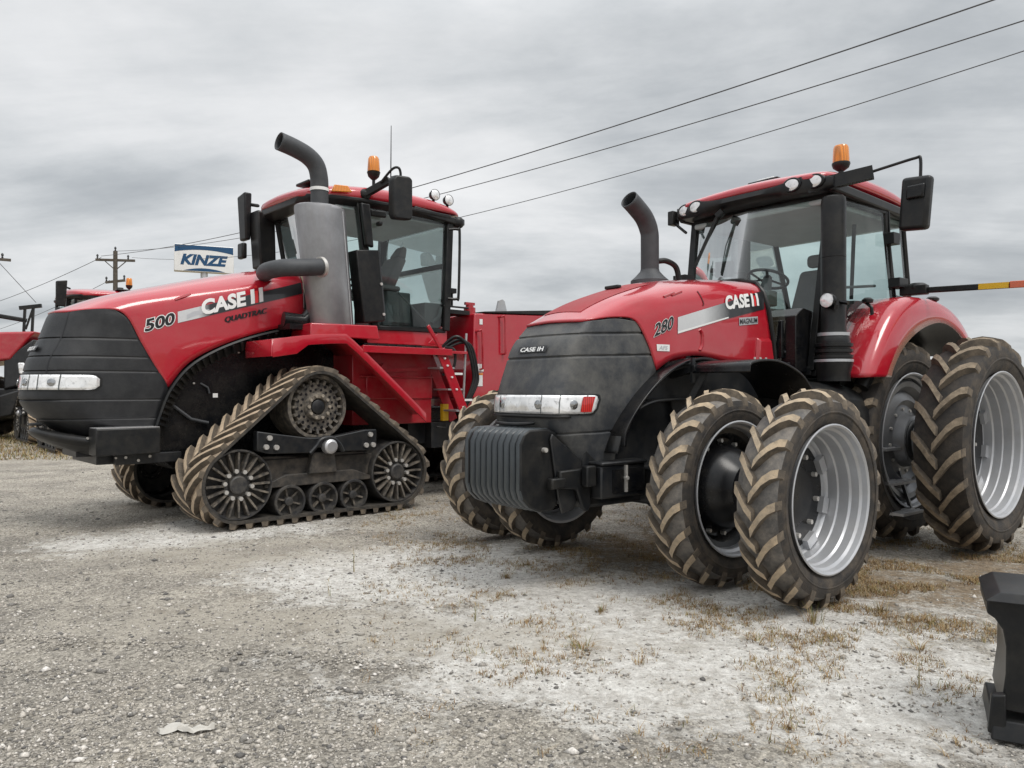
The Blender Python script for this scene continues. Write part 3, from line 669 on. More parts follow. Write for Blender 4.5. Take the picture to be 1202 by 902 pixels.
# slanted tip: trim the upper end
for v in stk.data.vertices:
    if v.co.x > -.58: v.co.z += (v.co.x + .58) * .0
gm = G(); gm.lathe([(2.50, .19), (2.60, .185), (2.64, .14), (2.69, .095), (2.71, .09)], 'z', (-.70, -.32, 0), 28); obj('pipe_collar', gm, PIPE, T)
gm = G(); gm.tube(smoothpath([(-.79, -.30, 2.80), (-.90, -.28, 2.81), (-1.02, -.26, 2.76), (-1.06, -.25, 2.62)]), .028, 10); gm.bb(-1.30, -1.15, -.40, -.25, 2.60, 2.70); obj('breather_hose', gm, BLK, T)
# left stack in front of the cab
SX, SY = -1.86, .93
gm = G(); gm.lathe([(2.06, .125), (2.12, .112), (2.78, .112), (2.782, .109), (2.785, .112), (3.30, .112), (3.345, .106), (3.36, .088), (3.36, .001)], 'z', (SX, SY, 0), 36); ex = obj('exhaust_stack', gm, BLK, T, smooth=40)
gm = G(); pr = [(1.62, .15)] + [(1.70 + .0, .15)]
for k in range(4): z = 1.78 + k * .055; pr += [(z, .172), (z + .028, .172), (z + .034, .150), (z + .05, .150)]
pr += [(2.02, .145), (2.07, .128)]; gm.lathe(pr, 'z', (SX, SY, 0), 36); obj('bellows', gm, BLK, ex, smooth=30)
gm = G(); gm.lathe([(2.045, .142), (2.075, .142)], 'z', (SX, SY, 0), 36); obj('pipe_clamp', gm, SIL, ex); gm = G(); gm.lathe([(1.80, .176), (1.825, .176)], 'z', (SX, SY, 0), 36); obj('pipe_clamp', gm, SIL, ex)
gm = G(); gm.lathe([(-.03, .075), (.01, .075), (.02, .068)], 'x', (SX + .15, SY + .02, 2.37), 24); gm.bar((SX + .09, SY, 2.33), (SX + .14, SY + .1, 2.30), .04, .04); gm.cyl((SX + .05, SY + .09, 2.36), (SX + .05, SY + .17, 2.34), .02, 8); sl = obj('stack_lamp', gm, BLKG, T)
gm = G(); gm.lathe([(.014, .066), (.019, .045), (.021, .001)], 'x', (SX + .15, SY + .02, 2.37), 24); obj('lens', gm, LAMP, sl)
# fuel tank and step
rr = []
for x, z0, z1, w in ((-1.05, .75, 1.45, .62), (-1.15, .62, 1.56, .78), (-1.5, .58, 1.63, .86), (-2.0, .58, 1.64, .88), (-2.35, .60, 1.56, .86), (-2.58, .66, 1.36, .80), (-2.66, .75, 1.2, .70)):
    rr.append([(x, .40, z0), (x, w, z0), (x, w + .24, z0 + .14), (x, w + .27, (z0 + z1) / 2), (x, w + .24, z1 - .14), (x, w + .05, z1), (x, .40, z1)])
tk = obj('fuel_tank', G().rings(rr), BLK, T, smooth=40); md = tk.modifiers.new('sub', 'SUBSURF'); md.levels = md.render_levels = 2
gm = G(); gm.cyl((-2.20, 1.02, 1.56), (-2.30, 1.06, 1.74), .075, 18); gm.cyl((-2.295, 1.058, 1.73), (-2.32, 1.068, 1.775), .09, 18); obj('filler_cap', gm, BLK, T, bevel=.008)
gm = G(); gm.bar((-2.5, .95, 1.3), (-2.55, 1.15, .30), .05, .03); gm.bar((-2.95, .85, 1.3), (-3.0, 1.15, .30), .05, .03); ld = obj('step_ladder', gm, FRM, T)
for z, y in ((.33, 1.16), (.62, 1.08), (.95, 1.0)):
    gm = G(); gm.bb(-2.98, -2.52, y - .10, y + .12, z - .012, z + .012); [gm.bb(-2.98, -2.52, y - .09 + .05 * k, y - .075 + .05 * k, z + .012, z + .02) for k in range(4)]; obj('step_tread', gm, STEEL, ld)
gm = G(); gm.bb(-3.25, -2.6, .45, .75, .62, 1.2); gm.tube([(-2.52, 1.0, 1.5), (-2.52, 1.04, 1.62), (-2.46, 1.0, 2.35), (-2.46, .95, 2.40)], .018, 8); gm.tube([(-2.40, .98, 1.78), (-2.34, 1.0, 1.90), (-2.30, .96, 2.05)], .015, 8); gm.bb(-2.56, -2.47, 1.0, 1.08, 1.38, 1.62); obj('hand_rail', gm, BLK, T)
gm = G(); gm.lathe([(2.40, .001), (2.40, .05), (2.43, .055), (2.45, .03), (2.45, .001)], 'z', (-2.46, .96, 0), 16); obj('rail_knob', gm, BLK, T)
gm = G(); gm.prism([(-1.56, 1.70), (-1.56, 2.24), (-1.70, 2.32), (-1.86, 2.30), (-2.0, 2.20), (-2.1, 2.0), (-2.15, 1.72)], -.66, .72); gm.bb(-1.62, -1.56, -.5, .62, 1.35, 2.05); gm.bb(-1.75, -1.55, .45, .66, 1.66, 1.80); gm.tube([(-1.55, .60, 1.90), (-1.7, .64, 1.86), (-1.85, .70, 1.84)], .02, 8); gm.bb(-1.60, -1.52, .30, .60, 1.84, 2.20); obj('cab_front_panel', gm, BLKG, T, bevel=.01)
pane('side_screen', [(-1.50, .50, 1.80), (-1.42, .46, 2.50), (-1.52, .60, 2.45), (-1.62, .64, 1.80)], 3)
# rear fenders
for sg in (1, -1):
    outp = [(-1.98, 1.66), (-2.08, 1.84), (-2.30, 2.13), (-2.56, 2.36), (-2.80, 2.465), (-3.10, 2.495), (-3.50, 2.49), (-3.90, 2.40), (-4.22, 2.22), (-4.40, 1.98)]
    P = [(p.x, p.y) for p in smoothpath([(a, b, 0) for a, b in outp], 4)]
    gm = G()
    inn = [(-2.36, 1.66), (-2.42, 1.76), (-2.60, 1.94), (-2.86, 2.09), (-3.15, 2.19), (-3.45, 2.24), (-3.72, 2.22), (-3.98, 2.14), (-4.20, 2.02), (-4.36, 1.93)]
    Q = [(p.x, p.y) for p in smoothpath([(a, b, 0) for a, b in inn], 4)]
    n = len(P); rows = []
    for y, f, o in ((.80, 0, 0), (1.0, 0, 0), (1.10, 0, .004), (1.165, .05, .0), (1.20, .16, 0), (1.22, .35, 0), (1.235, .7, 0), (1.24, 1., 0)):
        rows.append([(P[i][0] + (Q[i][0] - P[i][0]) * f, y, P[i][1] + (Q[i][1] - P[i][1]) * f) for i in range(n)])
    gm.patch(rows); gm = flip(gm, sg); obj('rear_fender', gm, RED, T, solid=.02, smooth=50)
    gm = flip(G().ribbon(Q, .55, 1.225).prism(P + [(-4.3, 1.5), (-2.0, 1.4)], .50, .56), sg); obj('fender_liner', gm, BLK, T, solid=-.01)
gm = G(); gm.bar((-3.18, .96, 2.57), (-3.2, 1.22, 2.57), .10, .10); gm.ball((-3.24, 1.10, 2.60), .085, 10, sc=(1.3, 1.3, .7)); gm.bar((-3.2, 1.10, 2.565), (-3.2, 2.45, 2.515), .035, .06); arm = obj('signal_arm', gm, BLK, T, bevel=.01)
gm = G(); gm.bar((-3.178, 1.70, 2.543), (-3.178, 1.96, 2.533), .02, .055); obj('amber_reflector', gm, YEL, arm)
gm = G(); gm.bar((-3.175, 1.97, 2.533), (-3.175, 2.20, 2.524), .03, .066); obj('signal_lens', gm, amber_mat('orange_red_lens', (.62, .10, .02), 0), arm, bevel=.006)
gm = G(); gm.ball((-3.55, 1.12, 2.50), .07, 10, sc=(1, 1, .5)); obj('fender_lamp', gm, BLK, T)
gm = G(); gm.bb(-3.12, -2.98, .88, .98, 3.05, 3.17); gm.tube([(-3.04, .9, 3.4), (-3.1, .9, 2.6)], .01, 6); gm.bb(-3.22, -3.02, .90, 1.02, 2.60, 2.70); obj('door_hinge', gm, BLK, T, bevel=.02)
# ================================================================== articulated tracked tractor
QC, QA = (-3.255, 10.209, 0), 43
K = empty('tracked_tractor', QC, R(180 + QA))
tag(K, 'red tractor on triangular rubber tracks with a large grey muffler, left of the wheeled tractor', 'tractor')
T = K
half = [
 [(1.48,.60,1.57),(1.64,.60,1.84),(1.78,.598,2.09),(1.90,.588,2.33),(2.03,.565,2.425),(2.25,.48,2.42),(2.43,.35,2.395),(2.52,.18,2.395),(2.54,0,2.40)],
 [(1.27,.615,1.84),(1.42,.615,2.05),(1.53,.612,2.26),(1.62,.60,2.43),(1.72,.565,2.54),(1.88,.46,2.58),(1.98,.32,2.595),(2.02,.16,2.61),(2.03,0,2.615)],
 [(.96,.625,2.035),(1.02,.625,2.24),(1.08,.622,2.43),(1.13,.605,2.59),(1.18,.565,2.68),(1.26,.45,2.75),(1.31,.30,2.79),(1.33,.15,2.81),(1.33,0,2.82)],
 [(.54,.63,2.205),(.55,.63,2.38),(.56,.627,2.57),(.58,.61,2.73),(.60,.565,2.82),(.63,.44,2.91),(.65,.28,2.965),(.66,.14,2.99),(.66,0,3.0)],
 [(.12,.632,2.325),(.13,.632,2.49),(.13,.63,2.66),(.13,.612,2.83),(.13,.565,2.94),(.13,.44,3.03),(.13,.28,3.09),(.13,.14,3.11),(.13,0,3.12)],
 [(-.20,.632,2.33),(-.20,.632,2.52),(-.20,.63,2.70),(-.20,.612,2.87),(-.20,.565,2.98),(-.20,.44,3.08),(-.20,.28,3.14),(-.20,.14,3.165),(-.20,0,3.17)],
]
QH = Net(mirror_rows(half)); gm = G().patch(QH.grid(50, 56)); qh_bvh = bvh_of(gm)
obj('hood', gm, RED, T, solid=.018, smooth=50)
gm = G()
for k in range(2): gm.tube([on_side(qh_bvh, 1.40 - .02 * k, 2.575 + .012 * k, -.008), on_side(qh_bvh, 1.33, 2.61, .0), on_side(qh_bvh, 1.24 - .02 * k, 2.645 + .012 * k, -.008)], .02, 6)
obj('hood_vent', gm, REDD, T)
strip_decal('side_stripe', [(1.38, 2.31), (1.38, 2.44), (-.17, 2.925), (-.17, 2.78)], fade_mat('black_side_stripe', 1.15, 1.0, (.62, .63, .64), (.014, .015, .017)), T, qh_bvh, .005, 40)
gm = G().patch([[on_side(qh_bvh, x, z + dz, .0065) for dz in (0, .05 * w)] for x, z, w in ((1.28, 2.36, 1), (1.2, 2.40, 1.1), (1.1, 2.44, .8), (1.02, 2.49, .1))]); obj('stripe_highlight', gm, SILD, T)
an = .305
lettering('lettering', '500', side_place(qh_bvh, 1.745, 2.175, .33, off=.006), .36, .155, BLKD, T, .03, .08, outline=WHITE, extra=.045)
lettering('lettering', 'CASE', side_place(qh_bvh, 1.115, 2.41, .285, off=.011), .56, .185, WHITE, T, .042)
def q_side(x, z, o): return on_side(qh_bvh, x, z, o)
for k, (mm, ww) in enumerate(((WHITE, .05), (REDM, .042), (WHITE, .05))):
    x = .515 - .054 * k; z = 2.415 + (1.115 - x) * math.tan(.285)
    gm = G().patch([[q_side(x - a, z + b + a * .29, .012) for b in (0, .09, .18 - (.03 if k == 1 else 0))] for a in (0, ww)]); obj('emblem_bar', gm, mm, T)
gm = G().lathe([(0, .0005), (0, .02)], 'y', q_side(.44, 2.415 + .68 * math.tan(.285) + .20, .012), 12); obj('emblem_dot', gm, REDM, T)
for dx_, o_ in ((0., .007), (.006, .0085), (.012, .010)):
    lettering('lettering', 'QUADTRAC', side_place(qh_bvh, .84 - dx_, 2.335 + dx_ * .28, .275, off=o_), .54, .076, BLKD, T, 0., .1)
# nose
rows = [
 [(2.03,.560,2.418),(2.15,.525,2.425),(2.30,.45,2.41),(2.42,.35,2.39),(2.51,.18,2.388),(2.53,0,2.39)],
 [(1.905,0.585,2.325),(2.093,0.555,2.325),(2.289,0.47,2.325),(2.440,0.365,2.32),(2.540,0.19,2.32),(2.565,0,2.32)],
 [(1.790,0.595,2.1),(2.023,0.575,2.1),(2.296,0.5,2.1),(2.501,0.385,2.1),(2.613,0.2,2.1),(2.643,0,2.1)],
 [(1.650,0.6,1.85),(1.980,0.59,1.85),(2.391,0.52,1.85),(2.617,0.4,1.85),(2.727,0.2,1.85),(2.757,0,1.85)],
 [(1.490,0.602,1.58),(1.950,0.597,1.58),(2.451,0.53,1.58),(2.660,0.41,1.58),(2.780,0.2,1.58),(2.810,0,1.58)],
 [(1.540,0.602,1.4),(1.950,0.592,1.4),(2.438,0.525,1.4),(2.660,0.41,1.4),(2.780,0.2,1.4),(2.810,0,1.4)],
 [(1.590,0.595,1.22),(1.920,0.58,1.22),(2.312,0.51,1.22),(2.529,0.4,1.22),(2.641,0.2,1.22),(2.671,0,1.22)],
 [(1.620,0.58,1.04),(1.880,0.55,1.04),(2.131,0.46,1.04),(2.304,0.36,1.04),(2.391,0.18,1.04),(2.413,0,1.04)],
]
QN = Net(mirror_rows(rows))
def grooved_q(net, nu, nv, grooves):
    pts = grooved(net, nu, nv, grooves, .016, .010, 2.68)
    return [[Vector((p.x, p.y * .985, p.z)) if abs(abs(net.at(u * (len(net.r) - 1) / nu, v * 10 / nv).y) - .385) < .012 else p for v, p in enumerate(r)] for u, r in enumerate(pts)]
gm = G().patch(grooved(QN, 190, 70, ((2.10, .17), (1.90, .12), (1.74, .05), (1.43, 0.), (1.22, 0.)), .016, .009)); obj('grille', gm, GRILQ, T, solid=.012, smooth=50)
for s in (3.05, 6.95):      # upright joint between front panel and side panel
    gm = G().patch([[QN.at(u, s + d) + Vector((.004, 0, 0)) for d in (-.03, .03)] for u in [i * .25 for i in range(17)]]); obj('grille_joint', gm, BLKD, T)
gm = G().patch(band(QN, 1.54, 1.70, 1.45, 8.55, .014, 6, 90)); lamp_q = obj('headlight', gm, LAMP, T, solid=.02)
for v in (2.35, 3.35, 3.9, 4.6, 5.4, 6.1, 6.65, 7.65):
    gm = G().patch(band(QN, 1.537, 1.703, v, v + .05, .017, 3, 2, False)); obj('lens_divider', gm, CONS, lamp_q)
gm = G().patch(band(QN, 1.53, 1.712, 1.4, 8.6, .007, 4, 90)); obj('headlight_frame', gm, BLK, T)
gm = G(); pf = nose_place(QN, 0, 0, 5, .012); gm.patch([[pf(y, z) for z in (1.965, 2.02)] for y in (-.2, .2)]); obj('nose_badge', gm, BLKD, T)
lettering('lettering', 'CASE IH', nose_place(QN, -.16, 1.972, 5, .018), .32, .04, WHITE, T, .03)
for v in (2.7, 4.2, 5.8, 7.3):
    c = QN.at(4.1, v); nr = QN.normal(4.1, v)
    if nr.dot(Vector((c.x - .3, c.y, 0))) < 0: nr = -nr
    c = Vector((c.x, c.y, 1.62)) + nr * .014; gm = G()
    gm.tube([c, c + nr * .004, c + nr * .008], [.042, .042, .034], 20); gm.tube([c + nr * .009, c + nr * .011], [.014, .006], 12); obj('reflector_bowl', gm, bpy.data.materials['lamp_bowl'], lamp_q)
# bumper
secs = []
for y, xf, zt, zb, tk in ((-.66, 2.12, .98, .74, .06), (-.58, 2.28, 1.02, .76, .1), (-.42, 2.55, 1.07, .82, .14), (-.2, 2.71, 1.12, .90, .16), (0, 2.76, 1.135, .93, .16), (.2, 2.71, 1.12, .90, .16), (.42, 2.55, 1.07, .82, .14), (.58, 2.28, 1.02, .76, .1), (.66, 2.12, .98, .74, .06)):
    k = .8 if abs(y) < .5 else .6
    secs.append([(xf - .14, y * .9, zt - .01), (xf - .05, y * .98, zt + .01), (xf, y, zt - .03), (xf - .015, y, zt - .09), (xf - .22, y * k, zb), (xf - .34, y * k * .9, zb + .02), (xf - .34, y * k * .9, zb + .10)])
bu = obj('bumper', G().rings([[Vector(p) for p in r] for r in secs]), BLK, T, smooth=45); md = bu.modifiers.new('sub', 'SUBSURF'); md.levels = md.render_levels = 2
for sg in (1, -1):
    gm = G(); gm.bb(1.64, 2.29, sg * .55, sg * .84, .84, 1.125); b = obj('front_weight_block', gm, BLK, T, bevel=.012)
    gm = G(); gm.bb(1.65, 2.28, sg * .56, sg * .83, 1.127, 1.135); obj('block_rim', gm, STEEL, b)
gm = G(); gm.bb(1.1, 2.2, -.5, .5, .72, .86); gm.bb(1.35, 2.05, .56, .66, .72, .835); gm.bb(1.35, 2.05, -.66, -.56, .72, .835); gm.bb(1.7, 2.35, -.3, .3, .80, 1.05); gm.tube(smoothpath([(2.4, -.45, 1.16), (2.62, -.38, 1.15), (2.66, -.25, 1.155), (2.5, -.1, 1.16)]), .02, 6); obj('front_frame', gm, FRM, T, bevel=.012)
gm = G()
for x, y, z, r in ((1.95, .67, .80, .016), (1.82, .67, .76, .016), (1.70, .67, .80, .016), (2.3, .57, 1.02, .014), (2.05, .67, .80, .012)): gm.cyl((x, y - .02, z), (x, y, z), r, 8)
for x, z, r in ((1.16, 1.62, .012), (.62, 2.0, .012), (.28, 2.1, .012), (1.45, 1.28, .014)): gm.cyl((x, .50, z), (x, .525, z), r, 8)
obj('frame_bolt', gm, BOLT, T)
# engine side and chassis
gm = G(); gm.prism([(1.62, .80), (1.55, 1.25), (1.32, 1.62), (.98, 1.90), (.55, 2.14), (.10, 2.36), (-.9, 2.37), (-1.2, 2.2), (-1.2, .62), (1.4, .62)], -.50, .50)
gm.bb(-2.3, -1.1, -.45, .45, .70, 1.9); gm.bb(-5.0, -2.2, -.45, .45, .75, 1.3); gm.cyl((0, -1.35, 1.34), (0, 1.35, 1.34), .16, 16); gm.cyl((-4.2, -1.35, 1.34), (-4.2, 1.35, 1.34), .16, 16)
obj('chassis', gm, BLKG, T, bevel=.02)
gm = G().patch([[(.93, .503, 1.45), (.93, .503, 1.50)], [(.87, .503, 1.45), (.87, .503, 1.50)]]); obj('side_sticker', gm, WHITE, T)
gm = G(); gm.tube([(1.08, .505, 1.62), (1.0, .53, 1.57), (.98, .53, 1.50)], .012, 6); gm.tube([(1.45, .52, 1.4), (1.2, .54, 1.2), (1.0, .54, 1.15)], .02, 6); obj('side_hose', gm, PIPE, T)
# finned arch trim
arc = smoothpath([(1.66, .62, 1.04), (1.58, .62, 1.30), (1.47, .62, 1.56), (1.26, .62, 1.82), (.95, .62, 2.02), (.54, .62, 2.19), (.10, .62, 2.31), (-.15, .62, 2.33)], 8)
for sg in (1, -1):
    gm = G(); secs = []
    for i, p in enumerate(arc):
        t = (arc[min(i + 1, len(arc) - 1)] - arc[max(i - 1, 0)]).normalized(); nx = Vector((t.z, 0, -t.x))
        if nx.z > 0: nx = -nx
        w = .13 if i < 40 else .13 - .006 * (i - 40)
        secs.append([p + Vector((0, .02, 0)), p + nx * .022 + Vector((0, .03, 0)), p + nx * .035 + Vector((0, -.01, 0)), p + nx * w + Vector((0, -.06, 0)), p + nx * (w + .01) + Vector((0, -.13, 0)), p + Vector((0, -.13, 0))])
        if i % 2 == 0 and 2 < i < len(arc) - 2:
            a = p + nx * .03 + Vector((0, .015, 0)); b = p + nx * (w) + Vector((0, -.04, 0)); gm.bar(a, b, .03, .045, up=(0, 1, 0))
    gm.rings(secs); gm = flip(gm, sg); obj('arch_trim', gm, BLK, T, smooth=30)
# muffler
mt, mb = Vector((-.27, .90, 3.86)), Vector((-.44, .90, 2.36)); d = mt - mb
gm = G()
def ell(c, r): return [(c.x + r * math.cos(a), c.y + r * .82 * math.sin(a), c.z) for a in [2 * math.pi * i / 40 for i in range(40)]]
gm.rings([ell(mb, .285), ell(mb + d * .02, .295), ell(mb + d * .5, .312), ell(mb + d * .965, .33), ell(mb + d * .99, .322), ell(mt, .30), ell(mt + Vector((0, 0, .01)), .12)])
mf = obj('muffler', gm, MUFF, T, smooth=40)
gm = G(); p0 = mb + Vector((-.05, -.25, 0)); gm.bar(mb + d * .01 + Vector((-.175, .205, 0)), mb + d * .96 + Vector((-.195, .22, 0)), .012, .006, up=(0, 1, 0)); obj('muffler_seam', gm, STEEL, mf)
gm = G(); gm.tube(smoothpath([(-.27, .90, 3.86), (-.27, .90, 4.05), (-.265, .90, 4.22), (-.22, .90, 4.38), (-.10, .90, 4.48), (.08, .90, 4.54), (.28, .90, 4.58)], 5), .112, 22, caps=False); obj('exhaust_pipe', gm, PIPE, T, solid=.012)
gm = G().lathe([(4.06, .118), (4.10, .119)], 'z', (-.268, .90, 0), 24); obj('pipe_clamp', gm, WHITE, T)
gm = G(); gm.tube(smoothpath([(-.16, 1.16, 3.06), (.05, 1.17, 3.03), (.28, 1.10, 3.01), (.36, .98, 3.0), (.36, .75, 3.0), (.30, .55, 3.0)], 5), .105, 20); obj('inlet_pipe', gm, PIPE, T)
gm = G(); gm.tube([(-.175, 1.15, 3.062), (-.13, 1.155, 3.055)], .125, 22); obj('pipe_flange', gm, BOLT, T)
gm = G(); gm.tube([(.15, .75, 2.42), (-.1, .80, 2.40), (-.2, .80, 2.5)], .10, 12); gm.bb(-.1, .16, .60, .95, 2.29, 2.36); obj('intake_duct', gm, BLKG, T)
# red fender over the front track, muffler base, walkway
for sg in (1, -1):
    P = [(p.x, p.z) for p in smoothpath([(.55, 0, 2.12), (.1, 0, 2.19), (-.36, 0, 2.225), (-.46, 0, 2.20), (-.75, 0, 1.975), (-1.2, 0, 1.60), (-1.65, 0, 1.215)], 3)]
    gm = G().ribbon(P, .55, 1.30); obj('track_fender', flip(gm, sg), REDD, T, solid=.015)
    gm = G(); rows = [[(x, 1.30, z + .01), (x, 1.305, z - (.20 if x > .15 else .11))] for x, z in P]
    gm.patch(rows); gm.patch([[(.55, 1.30, 2.13), (.55, 1.30, 1.93)], [(.55, .6, 2.13), (.55, .6, 1.93)]]); obj('fender_skirt', flip(gm, sg), RED, T, solid=.02, bevel=.004)
gm = G(); gm.hexa([(-.02, .62, 2.2), (-.98, .62, 2.2), (-.98, 1.2, 2.2), (.02, 1.2, 2.2), (-.04, .62, 2.36), (-.95, .62, 2.38), (-.95, 1.18, 2.38), (.0, 1.18, 2.36)]); obj('muffler_base', gm, RED, T, bevel=.012)
gm = G(); gm.bb(-2.3, -1.0, -.86, .86, 2.17, 2.37); gm.hexa([(-2.0, .80, 2.2), (-2.35, .80, 2.2), (-2.35, .87, 2.2), (-2.0, .87, 2.2), (-2.18, .80, 2.37), (-2.35, .80, 2.58), (-2.35, .87, 2.58), (-2.18, .87, 2.37)]); obj('cab_sill', gm, RED, T, bevel=.012)
gm = G(); gm.bb(-2.1, -.66, .6, 1.30, 2.075, 2.10); gm.bb(-2.1, -.66, 1.28, 1.305, 2.02, 2.11); gm.bb(-2.4, -2.1, .6, 1.27, 2.05, 2.09); obj('walkway', gm, RED, T, bevel=.004)
gm = G(); gm.bb(-1.9, -.95, .55, .86, 2.10, 2.17); [gm.cyl((-1.0 - .16 * k, .87, 2.135), (-1.0 - .16 * k, .90, 2.135), .025, 8) for k in range(6)]; obj('cab_mount', gm, BLK, T)
gm = G(); gm.bb(-1.98, -.70, .45, .98, 1.08, 2.072); gm.bb(-1.98, -.9, .98, 1.0, 1.42, 1.72); gm.bb(-1.98, -.8, .98, 1.03, 1.71, 1.73); obj('side_tank', gm, REDD, T, bevel=.012)
gm = G(); gm.bar((-1.72, .99, 1.83), (-1.18, .99, 1.80), .03, .05); gm.cyl((-1.15, .99, 1.83), (-1.15, 1.03, 1.83), .05, 12); gm.bar((-1.16, 1.0, 1.74), (-1.16, 1.0, 1.90), .03, .03); obj('tank_bracket', gm, REDD, T)
gm = G(); gm.bb(-2.45, -1.7, .3, .8, .78, 1.1); gm.bb(-2.8, -2.0, .1, .95, .72, 1.08); gm.tube([(-2.05, 1.0, 1.02), (-2.2, 1.02, 1.0), (-2.2, 1.02, 1.06)], .015, 6); obj('hitch_frame', gm, FRM, T, bevel=.02)
gm = G(); gm.bar((-1.93, 1.25, 2.10), (-2.42, 1.25, 1.10), .03, .15, up=(1, 0, 0)); gm.bar((-1.93, .92, 2.10), (-2.42, .92, 1.10), .03, .15, up=(1, 0, 0)); gm.bar((-1.70, 1.27, 2.42), (-1.93, 1.27, 2.10), .03, .05); ld = obj('ladder', gm, RED, T, bevel=.006)
for z in (1.85, 1.55, 1.25):
    x = -1.93 - (2.10 - z) * .49; gm = G().bb(x - .12, x + .14, .92, 1.26, z - .012, z + .012); obj('ladder_step', gm, STEEL, ld)
gm = G()
for k, z in enumerate((1.98, 1.88, 1.72, 1.55, 1.30, 1.22)): x = -1.93 - (2.10 - z) * .49; gm.cyl((x, 1.26, z), (x, 1.285, z), .014, 8)
for z in (1.77, 1.40): x = -1.98 - (2.10 - z) * .49; gm.bb(x - .17, x - .03, 1.255, 1.27, z - .015, z + .015)
obj('ladder_bolt', gm, WHITE, ld)
gm = G(); gm.tube([(-2.42, 1.22, 2.35), (-2.36, 1.22, 1.30)], .016, 8); obj('grab_rod', gm, STEEL, T)
gm = G()
for o in (0, .04, .08): gm.tube(smoothpath([(-2.05 - o * .5, 1.0, 2.02), (-2.14, 1.1, 2.20 - o), (-2.27 - o, 1.2, 2.30 - o), (-2.42 - o, 1.25, 2.15), (-2.52 - o, 1.25, 1.80), (-2.50 - o, 1.25, 1.60), (-2.32 - o * .4, 1.22, 1.22)]), .022, 8)
gm.tube(smoothpath([(-2.08, 1.1, 1.75), (-2.2, 1.2, 1.85), (-2.22, 1.2, 2.1), (-2.12, 1.1, 2.15)]), .02, 8); obj('hydraulic_hose', gm, BLK, T)
gm = G().bb(-2.30, -2.20, .9, .96, 1.10, 1.34); obj('yellow_tag', gm, YEL, T)
# cab
cA0, cA1 = (-1.10, .86, 2.38), (-.86, .86, 4.04)
cF0, cF1 = (-.98, .62, 2.38), (-.74, .62, 4.04)
cB0, cB1 = (-2.31, .86, 2.40), (-2.38, .86, 4.02)
gm = G()
for s in (1, -1):
    gm.bar(my(cA0, s), my(cA1, s), .10, .10); gm.bar(my(cB0, s), my(cB1, s), .11, .11); gm.bar(my(cA0, s), my(cB0, s), .05, .06)
    gm.bar(my(cA1, s), my(cB1, s), .06, .06); gm.bar(my((-1.7, .86, 2.4), s), my((-1.7, .86, 2.42), s), .05, .05)
    gm.bar(my((-.80, .75, 2.38), s), my((-.50, .75, 3.98), s), .06, .06); gm.bar(my((-.80, .75, 2.38), s), my(cA0, s), .05, .05)
for a in ((-.80, .75, 2.38), (-.50, .75, 3.98), cB0, cB1, (-2.32, .86, 3.35)): gm.bar(my(a, 1), my(a, -1), .06, .07)
obj('cab_frame', gm, BLK, T, bevel=.01)
pane('windshield', [(-.80, -.74, 2.4), (-.50, -.74, 3.97), (-.50, .74, 3.97), (-.80, .74, 2.4)], 6, .10, out=(1, 0, 0))
for s in (1, -1):
    pane('door_glass', [my((-1.13, .875, 2.42), s), my((-.90, .875, 4.02), s), my((-2.35, .875, 4.0), s), my((-2.29, .875, 2.44), s)], 5, .03, out=(0, s, 0))
    pane('quarter_glass', [my((-.82, .76, 2.40), s), my((-.52, .76, 3.97), s), my((-.86, .85, 4.0), s), my((-1.09, .85, 2.40), s)], 3)
pane('rear_glass', [(-2.32, -.83, 2.42), (-2.39, -.83, 4.0), (-2.39, .83, 4.0), (-2.32, .83, 2.42)], 4)
rr = []
for x, w, zt, zb in ((-.12, .45, 4.12, 4.05), (-.18, .62, 4.17, 4.00), (-.40, .80, 4.24, 3.99), (-.8, .92, 4.30, 4.0), (-1.4, .96, 4.34, 4.02), (-2.0, .96, 4.33, 4.04), (-2.4, .94, 4.26, 4.06), (-2.60, .86, 4.18, 4.08), (-2.66, .7, 4.14, 4.10)):
    h = zt - zb
    rr.append([(x, w, zb + h * .22), (x, w, zb + h * .5), (x, w * .96, zb + h * .8), (x, w * .7, zb + h * .98), (x, 0, zt + .02), (x, -w * .7, zb + h * .98), (x, -w * .96, zb + h * .8), (x, -w, zb + h * .5), (x, -w, zb + h * .22), (x, -w * .9, zb + .03), (x, w * .9, zb + .03)])
ro = obj('cab_roof', G().rings(rr), RED, T, smooth=50); md = ro.modifiers.new('sub', 'SUBSURF'); md.levels = md.render_levels = 2
gm = G(); secs = []
for x, w in ((-.16, .50), (-.24, .66), (-.45, .82), (-.85, .93), (-1.4, .965), (-2.0, .965), (-2.35, .95)):
    secs.append([(x, w + .012, 4.075), (x, w + .012, 4.03), (x, w - .06, 3.97), (x, -w + .06, 3.97), (x, -w - .012, 4.03), (x, -w - .012, 4.075)])
obj('roof_underside', gm.rings(secs), BLK, T, bevel=.01)
gm = G(); gm.bar((-1.7, .92, 4.06), (-2.55, .90, 4.0), .10, .10); gm.ball((-2.52, .9, 4.0), .10, 10); gm.bb(-2.62, -2.3, .6, .95, 3.96, 4.06); obj('roof_rear_trim', gm, BLK, T, bevel=.02)
for x, z in ((-2.12, 4.345), (-2.37, 4.31)):
    gm = G(); c = (x, .86, z); gm.lathe([(-.05, .02), (-.05, .06), (.02, .082), (.035, .078)], 'y', c, 20); gm.bar((x, .84, z - .03), (x, .84, z - .13), .03, .03); wl = obj('work_light', gm, BLKG, T)
    gm = G().lathe([(.03, .074), (.042, .05), (.046, .001)], 'y', c, 20); obj('lens', gm, LAMP, wl)
gm = G().patch([[(-.26, .80, 4.14), (-.26, .79, 4.22)], [(-.62, .925, 4.16), (-.60, .91, 4.235)]]); 
